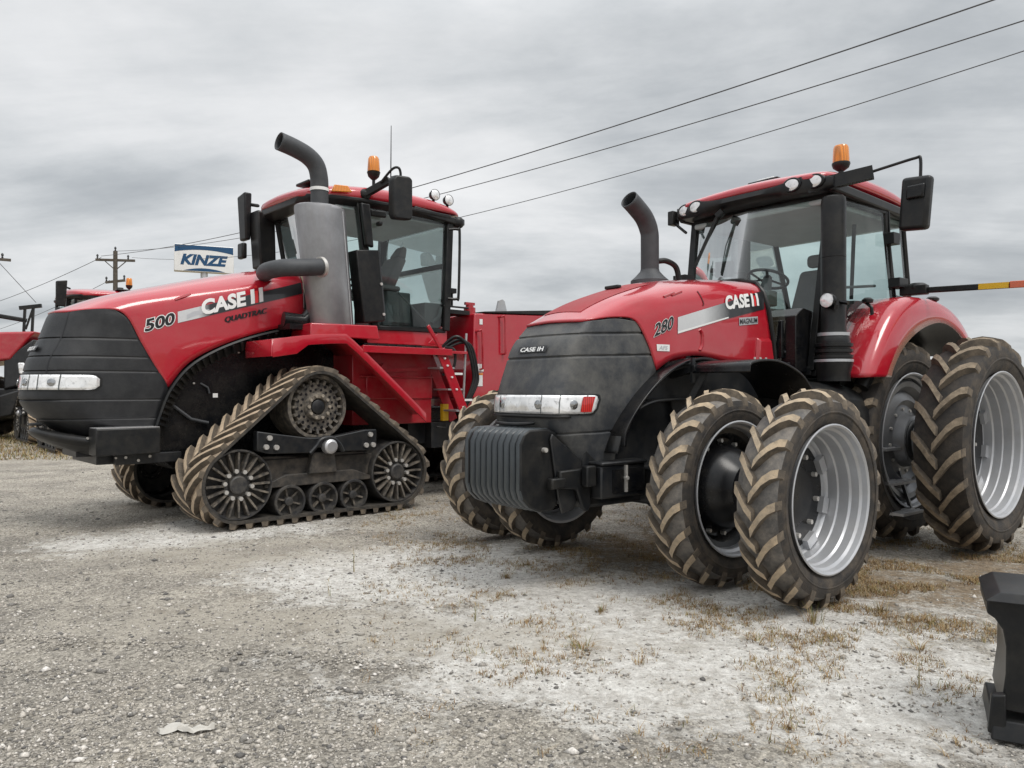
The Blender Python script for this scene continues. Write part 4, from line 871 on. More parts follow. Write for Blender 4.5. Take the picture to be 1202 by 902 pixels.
gm = G(); gm.hexa([(-.45, .85, 4.10), (-.72, .915, 4.12), (-.72, .955, 4.12), (-.45, .89, 4.10), (-.50, .85, 4.20), (-.66, .90, 4.20), (-.66, .94, 4.20), (-.50, .88, 4.20)]); obj('roof_marker_lamp', gm, AMBER, T, bevel=.01)
gm = G(); gm.cyl((-1.19, .72, 4.28), (-1.19, .72, 4.42), .022, 10); gm.lathe([(4.42, .001), (4.42, .035), (4.46, .075), (4.52, .092), (4.53, .001)], 'z', (-1.19, .72, 0), 22); be = obj('beacon', gm, BLK, T)
gm = G().lathe([(4.528, .085), (4.56, .085), (4.70, .076), (4.73, .06), (4.74, .001)], 'z', (-1.19, .72, 0), 22); obj('beacon_lens', gm, AMBER, be)
gm = G(); gm.tube([(-1.75, .3, 4.30), (-1.76, .3, 5.40)], [.012, .005], 6); obj('antenna', gm, BLK, T)
gm = G(); gm.bb(-.55, -.30, .2, .55, 4.26, 4.30); obj('roof_receiver', gm, BLK, T, bevel=.015)
gm = G(); gm.bar((-.92, .90, 4.13), (-1.12, 1.22, 4.30), .08, .09); gm.tube(smoothpath([(-1.02, 1.15, 4.26), (-1.06, 1.35, 4.40), (-1.11, 1.42, 4.42), (-1.14, 1.43, 4.36), (-1.14, 1.43, 4.24)]), .018, 8); gm.ball((-.94, .9, 4.14), .08, 10); ma = obj('mirror_arm', gm, BLK, T, bevel=.01)
gm = G(); P = [(-1.02, 1.36, 3.74), (-1.22, 1.42, 3.74), (-1.25, 1.42, 3.78), (-1.25, 1.42, 4.27), (-1.21, 1.41, 4.31), (-1.03, 1.36, 4.31), (-.99, 1.36, 4.25), (-.99, 1.36, 3.80)]
gm.add([(x, y, z) for x, y, z in P] + [(x - .02, y + .11, z) for x, y, z in P], [tuple(range(8)), tuple(range(15, 7, -1))] + [(i, i + 8, (i + 1) % 8 + 8, (i + 1) % 8) for i in range(8)]); obj('mirror_housing', gm, BLK, ma, bevel=.03, seg=3)
gm = G(); gm.bb(-1.16, -1.10, .9, 1.0, 3.74, 3.80); gm.bar((-1.0, .93, 3.90), (-1.22, .98, 3.90), .05, .09); gm.hexa([(-.90, .93, 3.45), (-1.02, .93, 3.43), (-1.02, 1.0, 3.43), (-.90, 1.0, 3.45), (-.82, .93, 4.0), (-.96, .93, 4.0), (-.96, 1.0, 4.0), (-.82, 1.0, 4.0)]); obj('door_post_mirror', gm, BLK, T, bevel=.02)
gm = G(); gm.hexa([(-.84, .82, 2.42), (-1.17, .82, 2.46), (-1.17, 1.04, 2.46), (-.84, 1.04, 2.42), (-.72, .82, 3.36), (-1.07, .82, 3.40), (-1.07, 1.04, 3.40), (-.72, 1.04, 3.36)]); bx = obj('air_cleaner', gm, BLK, T, bevel=.015)
gm = G(); gm.bar((-1.185, .93, 2.50), (-1.09, .93, 3.38), .16, .02, up=(1, 0, 0)); obj('cleaner_edge', gm, PIPE, bx)
gm = G(); [gm.cyl((x, 1.04, z), (x, 1.055, z), .02, 8) for x, z in ((-1.10, 2.95), (-1.14, 2.55))]; obj('cleaner_bolt', gm, BOLT, bx)
gm = G(); gm.tube(smoothpath([(-2.30, .97, 3.86), (-2.42, 1.02, 3.87), (-2.46, 1.02, 3.80), (-2.44, 1.02, 2.94), (-2.40, 1.02, 2.86), (-2.28, .97, 2.86)], 4), .020, 8); obj('grab_rail', gm, BLK, T)
gm = G(); gm.hexa([(-.28, -1.10, 3.30), (-.52, -1.10, 3.30), (-.52, -.80, 3.30), (-.28, -.80, 3.30), (-.22, -1.10, 4.12), (-.5, -1.10, 4.12), (-.5, -.8, 4.12), (-.22, -.8, 4.12)]); gm.bb(-.5, -.3, -1.1, -.85, 2.6, 3.3); obj('right_intake', gm, BLK, T, bevel=.03)
gm = G(); gm.hexa([(-.16, -1.26, 3.72), (-.24, -1.26, 3.72), (-.24, -1.04, 3.72), (-.16, -1.04, 3.72), (-.12, -1.26, 4.36), (-.24, -1.26, 4.36), (-.24, -1.0, 4.40), (-.12, -1.0, 4.40)]); gm.bar((-.3, -.9, 4.2), (-.2, -1.12, 4.25), .05, .05); gm.bb(-.20, -.12, -1.25, -1.07, 3.45, 3.68); mh = obj('right_mirror', gm, BLK, T, bevel=.03)
# interior
gm = G(); gm.hexa([(-1.85, -.25, 3.0), (-1.85, .25, 3.0), (-1.68, .25, 3.0), (-1.68, -.25, 3.0), (-2.12, -.2, 3.50), (-2.12, .2, 3.50), (-1.98, .2, 3.54), (-1.98, -.2, 3.54)]); gm.bb(-1.85, -1.40, -.27, .27, 2.86, 3.0); gm.hexa([(-2.14, -.14, 3.50), (-2.14, .14, 3.50), (-2.0, .14, 3.54), (-2.0, -.14, 3.54), (-2.20, -.1, 3.70), (-2.20, .1, 3.70), (-2.12, .1, 3.72), (-2.12, -.1, 3.72)]); gm.bb(-1.8, -1.3, .34, .5, 2.96, 3.04); se = obj('seat', gm, SEAT, T, bevel=.05, seg=3)
gm = G(); gm.bb(-1.8, -1.45, -.22, .22, 2.45, 2.86); gm.bb(-1.95, -1.55, .32, .52, 2.5, 2.95); obj('seat_base', gm, CONS, se, bevel=.02)
gm = G(); gm.bb(-2.3, -.85, -.8, .8, 2.33, 2.42); gm.bb(-2.3, -2.0, -.8, .8, 2.42, 2.80); gm.bb(-.98, -.84, -.5, .5, 2.42, 3.0); gm.tube([(-1.15, 0, 2.42), (-1.22, 0, 3.0)], .07, 8); obj('cab_floor', gm, CONS, T, bevel=.02)
gm = G(); rot = Matrix.Rotation(R(-25), 3, 'Y'); c0 = Vector((-1.26, 0, 3.06)); gm.tube([c0 + rot @ Vector((.21 * math.cos(a), .21 * math.sin(a), 0)) for a in [2 * math.pi * i / 28 for i in range(29)]], .017, 8); gm.bar(c0 + rot @ Vector((-.2, 0, 0)), c0 + rot @ Vector((.2, 0, 0)), .03, .02); obj('steering_wheel', gm, BLK, T)
gm = G(); gm.bb(-2.34, -.55, -.8, .8, 3.93, 3.97); obj('cab_headliner', gm, LINER, T, bevel=.03)
gm = G(); gm.bar((-1.35, -.84, 2.42), (-1.25, -.84, 4.0), .10, .08); gm.bar((-2.25, -.5, 3.92), (-2.3, -.75, 3.4), .02, .03); gm.bar((-1.5, .845, 2.9), (-2.0, .845, 2.5), .02, .03); gm.tube(smoothpath([(-2.1, .82, 2.5), (-2.2, .85, 2.6), (-2.25, .85, 2.75)]), .03, 8); obj('cab_inner_trim', gm, CONS, T, bevel=.015)
# rear body
gm = G(); gm.hexa([(-2.62, -1.0, 1.42), (-4.9, -1.0, 1.42), (-4.9, 1.0, 1.42), (-2.72, 1.0, 1.42), (-2.66, -1.0, 2.62), (-4.9, -1.0, 2.78), (-4.9, 1.0, 2.78), (-2.76, 1.0, 2.68)]); gm.bb(-4.8, -2.7, -.9, .9, 1.2, 1.42); rb = obj('rear_body', gm, RED, T, bevel=.02)
gm = G(); gm.hexa([(-2.95, -1.0, 2.705), (-4.9, -1.0, 2.79), (-4.9, 1.015, 2.79), (-2.95, 1.015, 2.70), (-2.95, -1.0, 2.735), (-4.9, -1.0, 2.88), (-4.9, 1.015, 2.88), (-2.95, 1.015, 2.72)]); obj('rear_body_lid', gm, BLK, T, bevel=.006)
for xs in ((-2.93, 2.52, 1.72), (-3.50, 2.60, 2.08), (-3.28, 2.62, 2.12)):
    pass
for x, zt, zb in ((-2.84, 2.42, 1.86), (-3.30, 2.66, 2.10)):
    gm = G().tube(smoothpath([(x + .06, 1.0, zt - .01), (x + .03, 1.06, zt), (x - .01, 1.07, zt - .03), (x - .02, 1.07, zb + .05), (x - .02, 1.06, zb), (x - .02, 1.0, zb - .01)], 4), .016, 8); obj('grab_handle', gm, RED, rb)
for x0, x1, z0, z1, mm in ((-2.79, -2.93, 1.82, 1.93, WHITE), (-2.77, -2.91, 1.72, 1.80, WHITE), (-2.75, -2.91, 1.60, 1.72, WHITE), (-2.85, -2.91, 2.52, 2.60, WHITE)):
    gm = G().patch([[(x0, 1.008, z0), (x0, 1.008, z1)], [(x1, 1.008, z0), (x1, 1.008, z1)]]); obj('warning_sticker', gm, mm, rb)
gm = G().patch([[(-2.765, 1.0095, 1.765), (-2.765, 1.0095, 1.795)], [(-2.915, 1.0095, 1.765), (-2.915, 1.0095, 1.795)]]); obj('sticker_band', gm, ORNG, rb)
gm = G(); gm.tube([(-2.25, .9, 2.76), (-2.72, .9, 2.76)], .014, 8); gm.bb(-2.75, -2.30, .6, .9, 2.66, 2.72); gm.cyl((-2.45, .85, 2.76), (-2.45, .85, 2.96), .018, 8); gm.bb(-2.50, -2.40, .82, .9, 2.96, 3.03); obj('rear_rail', gm, BLK, T)
gm = G(); gm.lathe([(2.68, .09), (2.78, .09), (2.79, .06), (2.83, .06), (2.84, .001)], 'z', (-2.83, .80, 0), 16); gm.bb(-2.92, -2.74, .78, .82, 2.82, 2.86); obj('filler_cap', gm, REDD, T)
gm = G().prism([(-3.55, 2.72), (-3.82, 2.74), (-3.75, 2.97), (-3.70, 3.0), (-3.62, 2.97)], .55, .58); obj('rear_plate', gm, STEEL, T)
# tracks ------------------------------------------------------------------
FI, DR, RI = Vector((1.02, 0, .49)), Vector((.03, 0, 1.34)), Vector((-1.08, 0, .49)); RB = .428
def belt_path():
    C = [FI, DR, RI]; P = []
    for i in range(3):    # counter-clockwise seen from +y side with x to the left: front -> top -> rear -> bottom
        c, pv, nx = C[i], C[i - 1], C[(i + 1) % 3]
        def nrm(a, b): t = (b - a).normalized(); return Vector((t.z, 0, -t.x)) * -1
        n0, n1 = nrm(pv, c), nrm(c, nx)
        cen = (FI + DR + RI) / 3
        if n0.dot(c - cen) < 0: n0, n1 = -n0, -n1
        a0 = math.atan2(n0.z, n0.x); a1 = math.atan2(n1.z, n1.x)
        while a1 < a0: a1 += 2 * math.pi
        m = max(6, int((a1 - a0) / .10))
        for k in range(m + 1):
            a = a0 + (a1 - a0) * k / m; P.append((c + RB * Vector((math.cos(a), 0, math.sin(a))), Vector((math.cos(a), 0, math.sin(a)))))
    out = []; n = len(P)
    for i in range(n):   # subdivide straights
        p, q = P[i], P[(i + 1) % n]; d = (q[0] - p[0]).length; out.append(p)
        m = int(d / .12)
        for k in range(1, m): out.append((p[0].lerp(q[0], k / m), p[1].lerp(q[1], k / m).normalized()))
    return out
BP = belt_path(); cum = [0.]
for i in range(len(BP)): cum.append(cum[-1] + (BP[(i + 1) % len(BP)][0] - BP[i][0]).length)
BL = cum[-1]
def belt_at(s):
    s %= BL
    import bisect
    i = min(len(BP) - 1, bisect.bisect_right(cum, s) - 1); t = (s - cum[i]) / max(1e-9, cum[i + 1] - cum[i]); a, b = BP[i], BP[(i + 1) % len(BP)]
    return a[0].lerp(b[0], t), a[1].lerp(b[1], t).normalized()
Y0, Y1 = .74, 1.50; YM = (Y0 + Y1) / 2; HW = (Y1 - Y0) / 2
def make_track():
    gm = G(); n = len(BP); secs = []
    for p, nr in BP:
        q = p - nr * .035
        secs.append([(p.x, Y0, p.z), (p.x, YM, p.z), (p.x, Y1, p.z), (q.x, Y1, q.z), (q.x, Y0, q.z)])
    P = [p for r in secs for p in r]; F = []; MI = []
    for k in range(n):
        for i in range(5):
            j = (i + 1) % 5; F.append((k * 5 + i, k * 5 + j, ((k + 1) % n) * 5 + j, ((k + 1) % n) * 5 + i)); MI.append(0 if i < 2 else 1)
    gm.add(P, F, MI)
    NL = int(BL / .18)
    for k in range(NL):
        for side in (1, -1):
            s0 = BL * (k + (.5 if side < 0 else 0)) / NL; rr = []
            for yy, tt in ((-.02, 0.), (.25, .26), (.5, .5), (.8, .8), (1., 1.)):
                y = YM + side * yy * HW; s = s0 + .27 * tt; p, nr = belt_at(s); tg = Vector((-nr.z, 0, nr.x))
                h = .062 if 0 < yy < 1 else .055; w = .060; wb = .085; ring = []
                for hh, ww in ((-.01, -wb), (h, -w), (h, w), (-.01, wb)):
                    v = p + nr * hh + tg * ww / 2; ring.append((v.x, y, v.z))
                rr.append(ring)
            P = [p for r in rr for p in r]; F = []; MI = []
            for q in range(4):
                for i in range(3): F.append((q * 4 + i, q * 4 + i + 1, q * 4 + 5 + i, q * 4 + 4 + i)); MI.append(2 if i == 1 else 3)
            F += [(0, 1, 2, 3), (16, 17, 18, 19)]; MI += [3, 3]; gm.add(P, F, MI)
    tr = obj('track', gm, [TBELT, TEDGE, TLUG, LUGS], T, smooth=40)
    for c in (FI, RI):
        gm = G(); yo = 1.46
        gm.lathe([(yo - .62, .40), (yo - .36, .392), (yo - .36, .36), (yo - .30, .36), (yo - .30, .392), (yo - .01, .392), (yo, .386), (yo, .372), (yo - .02, .365), (yo - .10, .345), (yo - .11, .17), (yo - .05, .15), (yo - .05, .11), (yo - .01, .10), (yo, .085), (yo, .001)], 'y', (c.x, 0, c.z), 56)
        w = obj('idler_wheel', gm, surf('dark_wheel_steel', (.03, .03, .032), .45, dust=.5, dustcol=(.17, .15, .12), scale=6., var=.3) if 'dark_wheel_steel' not in bpy.data.materials else bpy.data.materials['dark_wheel_steel'], tr, smooth=30)
        gm = G()
        for q in range(20):
            a = 2 * math.pi * q / 20; r0, r1 = .16, .365; u = Vector((math.cos(a), 0, math.sin(a)))
            gm.bar(c + u * r0 + Vector((0, yo - .055, 0)), c + u * r1 + Vector((0, yo - .045, 0)), .05 if False else .022, .09, up=(0, 1, 0))
        obj('wheel_spoke', gm, DIRTY, w)
        for q in range(10):
            gm = G(); a = 2 * math.pi * q / 10 + .15; x, z = c.x + .155 * math.cos(a), c.z + .155 * math.sin(a); gm.cyl((x, yo - .05, z), (x, yo + .0, z), .024, 10); obj('wheel_bolt', gm, BOLT, w)
    # drive wheel
    gm = G(); yo = 1.40
    gm.lathe([(yo - .5, .385), (yo - .02, .392), (yo, .385), (yo, .345), (yo - .06, .335), (yo - .12, .325), (yo - .13, .30), (yo - .04, .295), (yo - .02, .285), (yo - .02, .175), (yo + .01, .165), (yo + .03, .15), (yo + .03, .105), (yo - .02, .09), (yo - .02, .001)], 'y', (DR.x, 0, DR.z), 56)
    for q in range(18):
        a = 2 * math.pi * q / 18 + .1
        for r, o in ((.205, 0), (.258, .17)): gm.cyl((DR.x + r * math.cos(a + o), yo - .03, DR.z + r * math.sin(a + o)), (DR.x + r * math.cos(a + o), yo - .017, DR.z + r * math.sin(a + o)), .016 if o == 0 else .020, 10, 1)
    w = obj('drive_wheel', gm, [DIRTY, BLKD], tr, smooth=30)
    gm = G()
    for q in range(20):
        a = 2 * math.pi * q / 20; u = Vector((math.cos(a), 0, math.sin(a))); gm.bar(DR + u * .29 + Vector((0, yo - .07, 0)), DR + u * .345 + Vector((0, yo - .05, 0)), .03, .13, up=(0, 1, 0))
    obj('wheel_spoke', gm, DIRTY, w)
    DB = surf('dusty_bolt', (.30, .26, .21), .7)
    for q in range(10):
        gm = G(); a = 2 * math.pi * q / 10; gm.cyl((DR.x + .135 * math.cos(a), yo + .02, DR.z + .135 * math.sin(a)), (DR.x + .135 * math.cos(a), yo + .055, DR.z + .135 * math.sin(a)), .019, 8); obj('wheel_bolt', gm, DB, w)
    obj('wheel_cap', G().lathe([(yo - .03, .088), (yo + .015, .085), (yo + .025, .07), (yo + .025, .001)], 'y', (DR.x, 0, DR.z), 24), FRM, w)
    for x in (.40, -.03, -.45):
        gm = G(); c = (x, 0, .245); yo = 1.44
        gm.lathe([(yo - .6, .195), (yo - .35, .195), (yo - .35, .15), (yo - .29, .15), (yo - .29, .195), (yo - .01, .195), (yo, .188), (yo, .165), (yo - .05, .155), (yo - .09, .14), (yo - .10, .06), (yo - .03, .05), (yo - .02, .03), (yo - .02, .001)], 'y', c, 40); w = obj('track_roller', gm, bpy.data.materials['dark_wheel_steel'], tr, smooth=30)
        gm = G()
        for q in range(6):
            a = 2 * math.pi * q / 6 + .3; u = Vector((math.cos(a), 0, math.sin(a))); gm.bar(Vector((x, yo - .08, .245)) + u * .04, Vector((x, yo - .07, .245)) + u * .155, .02, .05, up=(0, 1, 0))
        obj('wheel_spoke', gm, DIRTY, w)
    gm = G(); gm.prism([(.84, 1.08), (.84, .86), (.70, .82), (.15, .80), (.10, .86), (-.16, .86), (-.22, .80), (-.62, .79), (-.72, .84), (-.72, 1.05), (-.55, 1.05), (-.1, .98), (.2, .98), (.6, 1.04)], 1.40, 1.52)
    bm_ = obj('track_beam', gm, FRM, tr, bevel=.012)
    gm = G(); gm.tube(smoothpath([(.20, 1.525, .80), (.12, 1.53, .88), (.05, 1.535, .96), (-.08, 1.535, .97), (-.18, 1.53, .90), (-.24, 1.525, .80)]), .026, 8); obj('beam_rib', gm, FRM, bm_)
    gm = G(); gm.lathe([(1.50, .09), (1.58, .085), (1.60, .06), (1.60, .001)], 'y', (-.05, 0, .87), 20); obj('pivot_cap', gm, STEEL, bm_)
    gm = G()
    for x, z in ((.70, 1.0), (.74, .90), (.62, .89), (-.62, .99), (-.56, .86), (-.66, .86)): gm.cyl((x, 1.52, z), (x, 1.55, z), .03, 12)
    obj('beam_bolt', gm, BOLT, bm_)
    gm = G(); gm.bb(-.75, .75, .9, 1.36, .48, .74); gm.prism([(.12, .80), (.18, .55), (-.20, .55), (-.16, .80)], 1.36, 1.46); gm.prism([(.70, .46), (.45, .56), (-.45, .56), (-.72, .46), (-.72, .42), (.70, .42)], 1.32, 1.42); gm.cyl((.78, 1.2, .50), (.15, 1.2, .62), .12, 12)
    obj('undercarriage', gm, surf('dark_dusty_frame', (.03, .028, .026), .6, dust=.7, dustcol=(.15, .125, .10), scale=5., var=.4), tr, bevel=.01)
    return tr
track = make_track()
for dx, sg in ((0, -1), (-4.2, 1), (-4.2, -1)):
    c = copy_tree(track, T); c.location = (dx, 0, 0); c.scale = (1, sg, 1)
# ================================================================== machines further back: same make, other places
far_t = copy_tree(K); far_t.name = 'tracked_tractor'; far_t.location = (-10.67, 20.42, 0); far_t.rotation_euler = (0, 0, R(180 + 130))
for ch in list(far_t.children):
    if ch.name.split('.')[0] in ('muffler', 'exhaust_pipe', 'inlet_pipe', 'pipe_flange', 'pipe_clamp', 'lettering', 'rear_plate', 'antenna', 'right_intake'):
        for gc in list(ch.children): bpy.data.objects.remove(gc)
        bpy.data.objects.remove(ch)
tag(far_t, 'distant red tractor with orange beacon, only its cab top showing over the hood', 'tractor')
# harvester at the left edge, its front end to the right
hv = empty('harvester', (-16.05, 25.0, 0), R(12)); tag(hv, 'dark red harvester cut off by the left edge, behind the nose of the tracked tractor', 'harvester')
hb = obj('body', G().hexa([(-6.5, -1.0, 1.6), (.10, -1.0, 2.50), (.10, 1.0, 2.50), (-6.5, 1.0, 1.6), (-6.5, -.9, 3.15), (.78, -.9, 3.42), (.78, .9, 3.42), (-6.5, .9, 3.15)]), REDD, hv, bevel=.08, seg=3)
obj('front_grille', G().hexa([(-.10, -.98, 1.55), (.55, -.98, 1.75), (.55, .98, 1.75), (-.10, .98, 1.55), (-.10, -.96, 2.50), (.74, -.93, 3.18), (.74, .93, 3.18), (-.10, .96, 2.50)]), GRILQ, hv, bevel=.06)
obj('headlight', G().hexa([(.34, -.995, 2.05), (.56, -.995, 2.05), (.57, -.6, 2.05), (.40, -.6, 2.05), (.30, -.99, 2.42), (.50, -.99, 2.42), (.51, -.6, 2.42), (.35, -.6, 2.42)]), LAMP, hv, bevel=.04)
obj('front_frame', G().bb(-2.6, .35, -.9, .9, .75, 1.62).hexa([(-1.2, -1.1, .45), (.2, -1.1, .75), (.2, 1.1, .75), (-1.2, 1.1, .45), (-1.2, -1.15, 1.05), (.50, -1.15, 1.60), (.50, 1.15, 1.60), (-1.2, 1.15, 1.05)]).bb(-6, -1, -.6, .6, .7, 1.6), FRM, hv, bevel=.06)
for x, r in ((-1.25, 1.02), (-5.0, .75)):
    for sg in (1, -1):
        tw = obj('wheel', flip(G().lathe([(.2, r * .66), (.16, r * .6), (.0, r * .55), (-.02, r * .2), (.1, r * .18), (.1, .001)], 'y', n=32), sg), GRIL, hv, loc=(x, sg * 1.25, r)); ty = obj('tyre', tyre_geo(r, .5, r * .66, 20, .05, .06, sg), [RUB, RTREAD, RLUG, LUGS], tw)
obj('cab', G().hexa([(-4.6, -.8, 3.1), (-3.1, -.8, 3.2), (-3.1, .8, 3.2), (-4.6, .8, 3.1), (-4.5, -.85, 4.5), (-3.3, -.85, 4.5), (-3.3, .85, 4.5), (-4.5, .85, 4.5)]), BLKG, hv, bevel=.08)
gm = G(); gm.hexa([(-1.02, -.75, 3.2), (-.70, -.75, 3.2), (-.70, -.3, 3.2), (-1.02, -.3, 3.2), (-1.0, -.75, 4.55), (-.72, -.75, 4.62), (-.72, -.3, 4.62), (-1.0, -.3, 4.55)]); gm.bar((-.9, -.5, 4.0), (.4, -.5, 3.78), .07, .14); obj('air_intake', gm, BLK, hv, bevel=.06)
gm = G(); [gm.bar((x, -.5, 3.3), (x + .04, -.5, 4.18), .07, .07) for x in (.30, .54)]; gm.bar((.18, -.5, 4.18), (.82, -.5, 4.27), .09, .12); gm.bar((.36, -.5, 3.5), (.56, -.5, 4.15), .05, .05); obj('mast_frame', gm, BLK, hv)

# utility poles ------------------------------------------------------------
def utility_pole(loc, rz, h, label):
    e = empty('utility_pole', loc, rz); tag(e, label, 'utility pole', 'utility poles')
    obj('pole', G().tube([(0, 0, 0), (0, 0, h)], [.17, .12], 12), WOOD, e)
    gm = G().bar((-1.1, 0, h - .55), (1.1, 0, h - .55), .12, .14); gm.bar((-.6, .02, h - .6), (0, .02, h - 1.15), .03, .05); gm.bar((.6, .02, h - .6), (0, .02, h - 1.15), .03, .05); obj('crossarm', gm, WOOD, e)
    gm = G().bar((-.55, 0, h - 1.9), (.55, 0, h - 1.75), .12, .14); obj('crossarm', gm, WOOD, e)
    for x, z in ((-1.0, h - .48), (.72, h - .48), (0, h), (-.5, h - 1.82), (.5, h - 1.7)):
        obj('insulator', G().lathe([(0, .03), (.06, .06), (.10, .03), (.16, .07), (.24, .05), (.28, .001)], 'z', (x, 0, z), 10), PIPE, e)
    obj('transformer', G().cyl((.28, 0, h - 2.9), (.28, 0, h - 2.2), .17, 12), PIPE, e, bevel=.02)
    return e
HP = 9.95
p1 = (-23.9, 46.2)
utility_pole((p1[0], p1[1], 0), R(10), HP, 'wooden utility pole with crossarm and transformer standing behind the red hoods')
utility_pole((-27.45, 40.0, 0), R(35), 9.0, 'wooden utility pole cut off by the left edge of the picture')
WIRE = surf('weathered_cable', (.09, .09, .095), .7)
def wire(p, q, sag, r, label):
    p = Vector(p); q = Vector(q); P = []
    for i in range(41):
        t = i / 40; v = p.lerp(q, t); v.z -= 4 * sag * t * (1 - t); P.append(v)
    o = obj('power_line', G().tube(P, r, 6), WIRE, smooth=80); tag(o, label, 'power line', 'overhead power lines'); return o
wire((-24.6, 45.9, 9.6), (17, 4, 8.75), 1.2, .014, 'thick black power line, highest of the three crossing the upper right sky')
wire((-23.8, 46.2, 9.95), (14, 8, 8.25), 1.2, .012, 'power line crossing the upper right sky, middle one of three')
wire((-23.0, 46.4, 9.6), (17, 6, 8.75), 2.0, .010, 'thin power line crossing the upper right sky, lowest of three')
wire((-24.7, 46.1, 9.55), (-62, 78, 8.4), .8, .018, 'power line sloping left and down from the crossarm end of the pole')
wire((-24.3, 46.3, 8.2), (-62, 82, 6.6), .8, .016, 'lower power line sloping left and down from the small crossarm of the pole')
wire((-27.3, 40.0, 8.8), (-25.2, 40.6, 6.2), 0, .016, 'short dark stay wire slanting down from the pole at the left edge')

# dealer sign ------------------------------------------------------------
sg_ = empty('billboard', (-16.05, 40.0, 0), R(24)); tag(sg_, 'white and blue sign reading KINZE on a pole above the red hood', 'sign')
obj('post', G().tube([(0, .25, 0), (0, .25, 8.6)], .18, 14), STEEL, sg_)
sb = obj('sign_box', G().bb(-1.45, 1.45, .0, .45, 7.72, 9.12), WHITE, sg_, bevel=.03)
BLUE = surf('sign_blue', (.008, .065, .16), .4, var=.1)
gm = G(); gm.patch([[(x, -.006, 9.08), (x, -.006, 8.70 + .17 * (1 - (x / 1.45) ** 2))] for x in [-1.42 + i * .142 for i in range(21)]]); obj('sign_border', gm, BLUE, sg_)
gm = G(); gm.patch([[(x, -.006, 7.76), (x, -.006, 7.765 + .15 * (1 - (x / 1.0) ** 2))] for x in [-1.0 + i * .1 for i in range(21)]]); obj('sign_border', gm, BLUE, sg_)
lettering('lettering', 'KINZE', lambda a, b, l=0: (-1.15 + a, -.008 - l, 8.06 + b), 2.3, .56, BLUE, sg_, .05, .25)

# black steel attachment at the lower right -----------------------------------------
bk = empty('steel_bucket', (2.13, 3.40, 0), R(-28)); tag(bk, 'black steel attachment with a flat top and flared foot at the lower right corner', 'attachment')
prof = [(.03, .12), (.05, .28), (.052, .40), (.04, .475), (.01, .52), (-.02, .54), (-.02, .60), (.10, .615), (.78, .615), (.78, .10)]
gm = G(); gm.prism(prof, 0., .45); obj('body', gm, BLK, bk, bevel=.008)
gm = G(); gm.hexa([(-.03, -.03,   .600), (.80, -.03,   .600), (.80, .47, .60), (-.03, .47, .60), (.03, .0, .640), (.78, .0, .640), (.78, .45, .640), (.03, .45, .640)]); obj('top_plate', gm, BLK, bk, bevel=.006)
gm = G(); gm.hexa([(-.01, -.05, .0), (.82, -.05, .0), (.82, .5, .0), (-.01, .5, .0), (.0, -.02, .085), (.80, -.02, .085), (.80, .47, .085), (.0, .47, .085)]); gm.prism([(-.02, .02), (-.005, .19), (.05, .20), (.05, .02)], -.03, .02); obj('foot', gm, BLK, bk, bevel=.008)
# crumpled paper litter
gm = G()
def scrap(cx, cy, lx, ly, rot, ph):
    rows = []
    for i in range(13):
        r = []
        for j in range(8):
            u, v = i / 12 - .5, j / 7 - .5; k = math.sqrt(max(0, 1 - (2 * u) ** 2)) * .85 + .12
            x, y = u * lx, v * ly * k + .012 * math.sin(u * 7 + ph); z = .010 + .030 * abs(noise.noise(Vector((u * 3 + ph, v * 2.2, ph)))) + .012 * (1 - (2 * v) ** 2)
            r.append((cx + x * math.cos(rot) - y * math.sin(rot), cy + x * math.sin(rot) + y * math.cos(rot), z))
        rows.append(r)
    gm.patch(rows)
scrap(-.05, .005, .13, .085, .35, 1.); scrap(.055, -.012, .16, .05, .12, 4.2)
o = obj('paper_litter', gm, surf('dirty_white_paper', (.50, .48, .44), .8, dust=.4, scale=12.), loc=(-1.47, 3.44, 0), smooth=20); tag(o, 'crumpled scrap of dirty white paper lying on the gravel', 'litter')

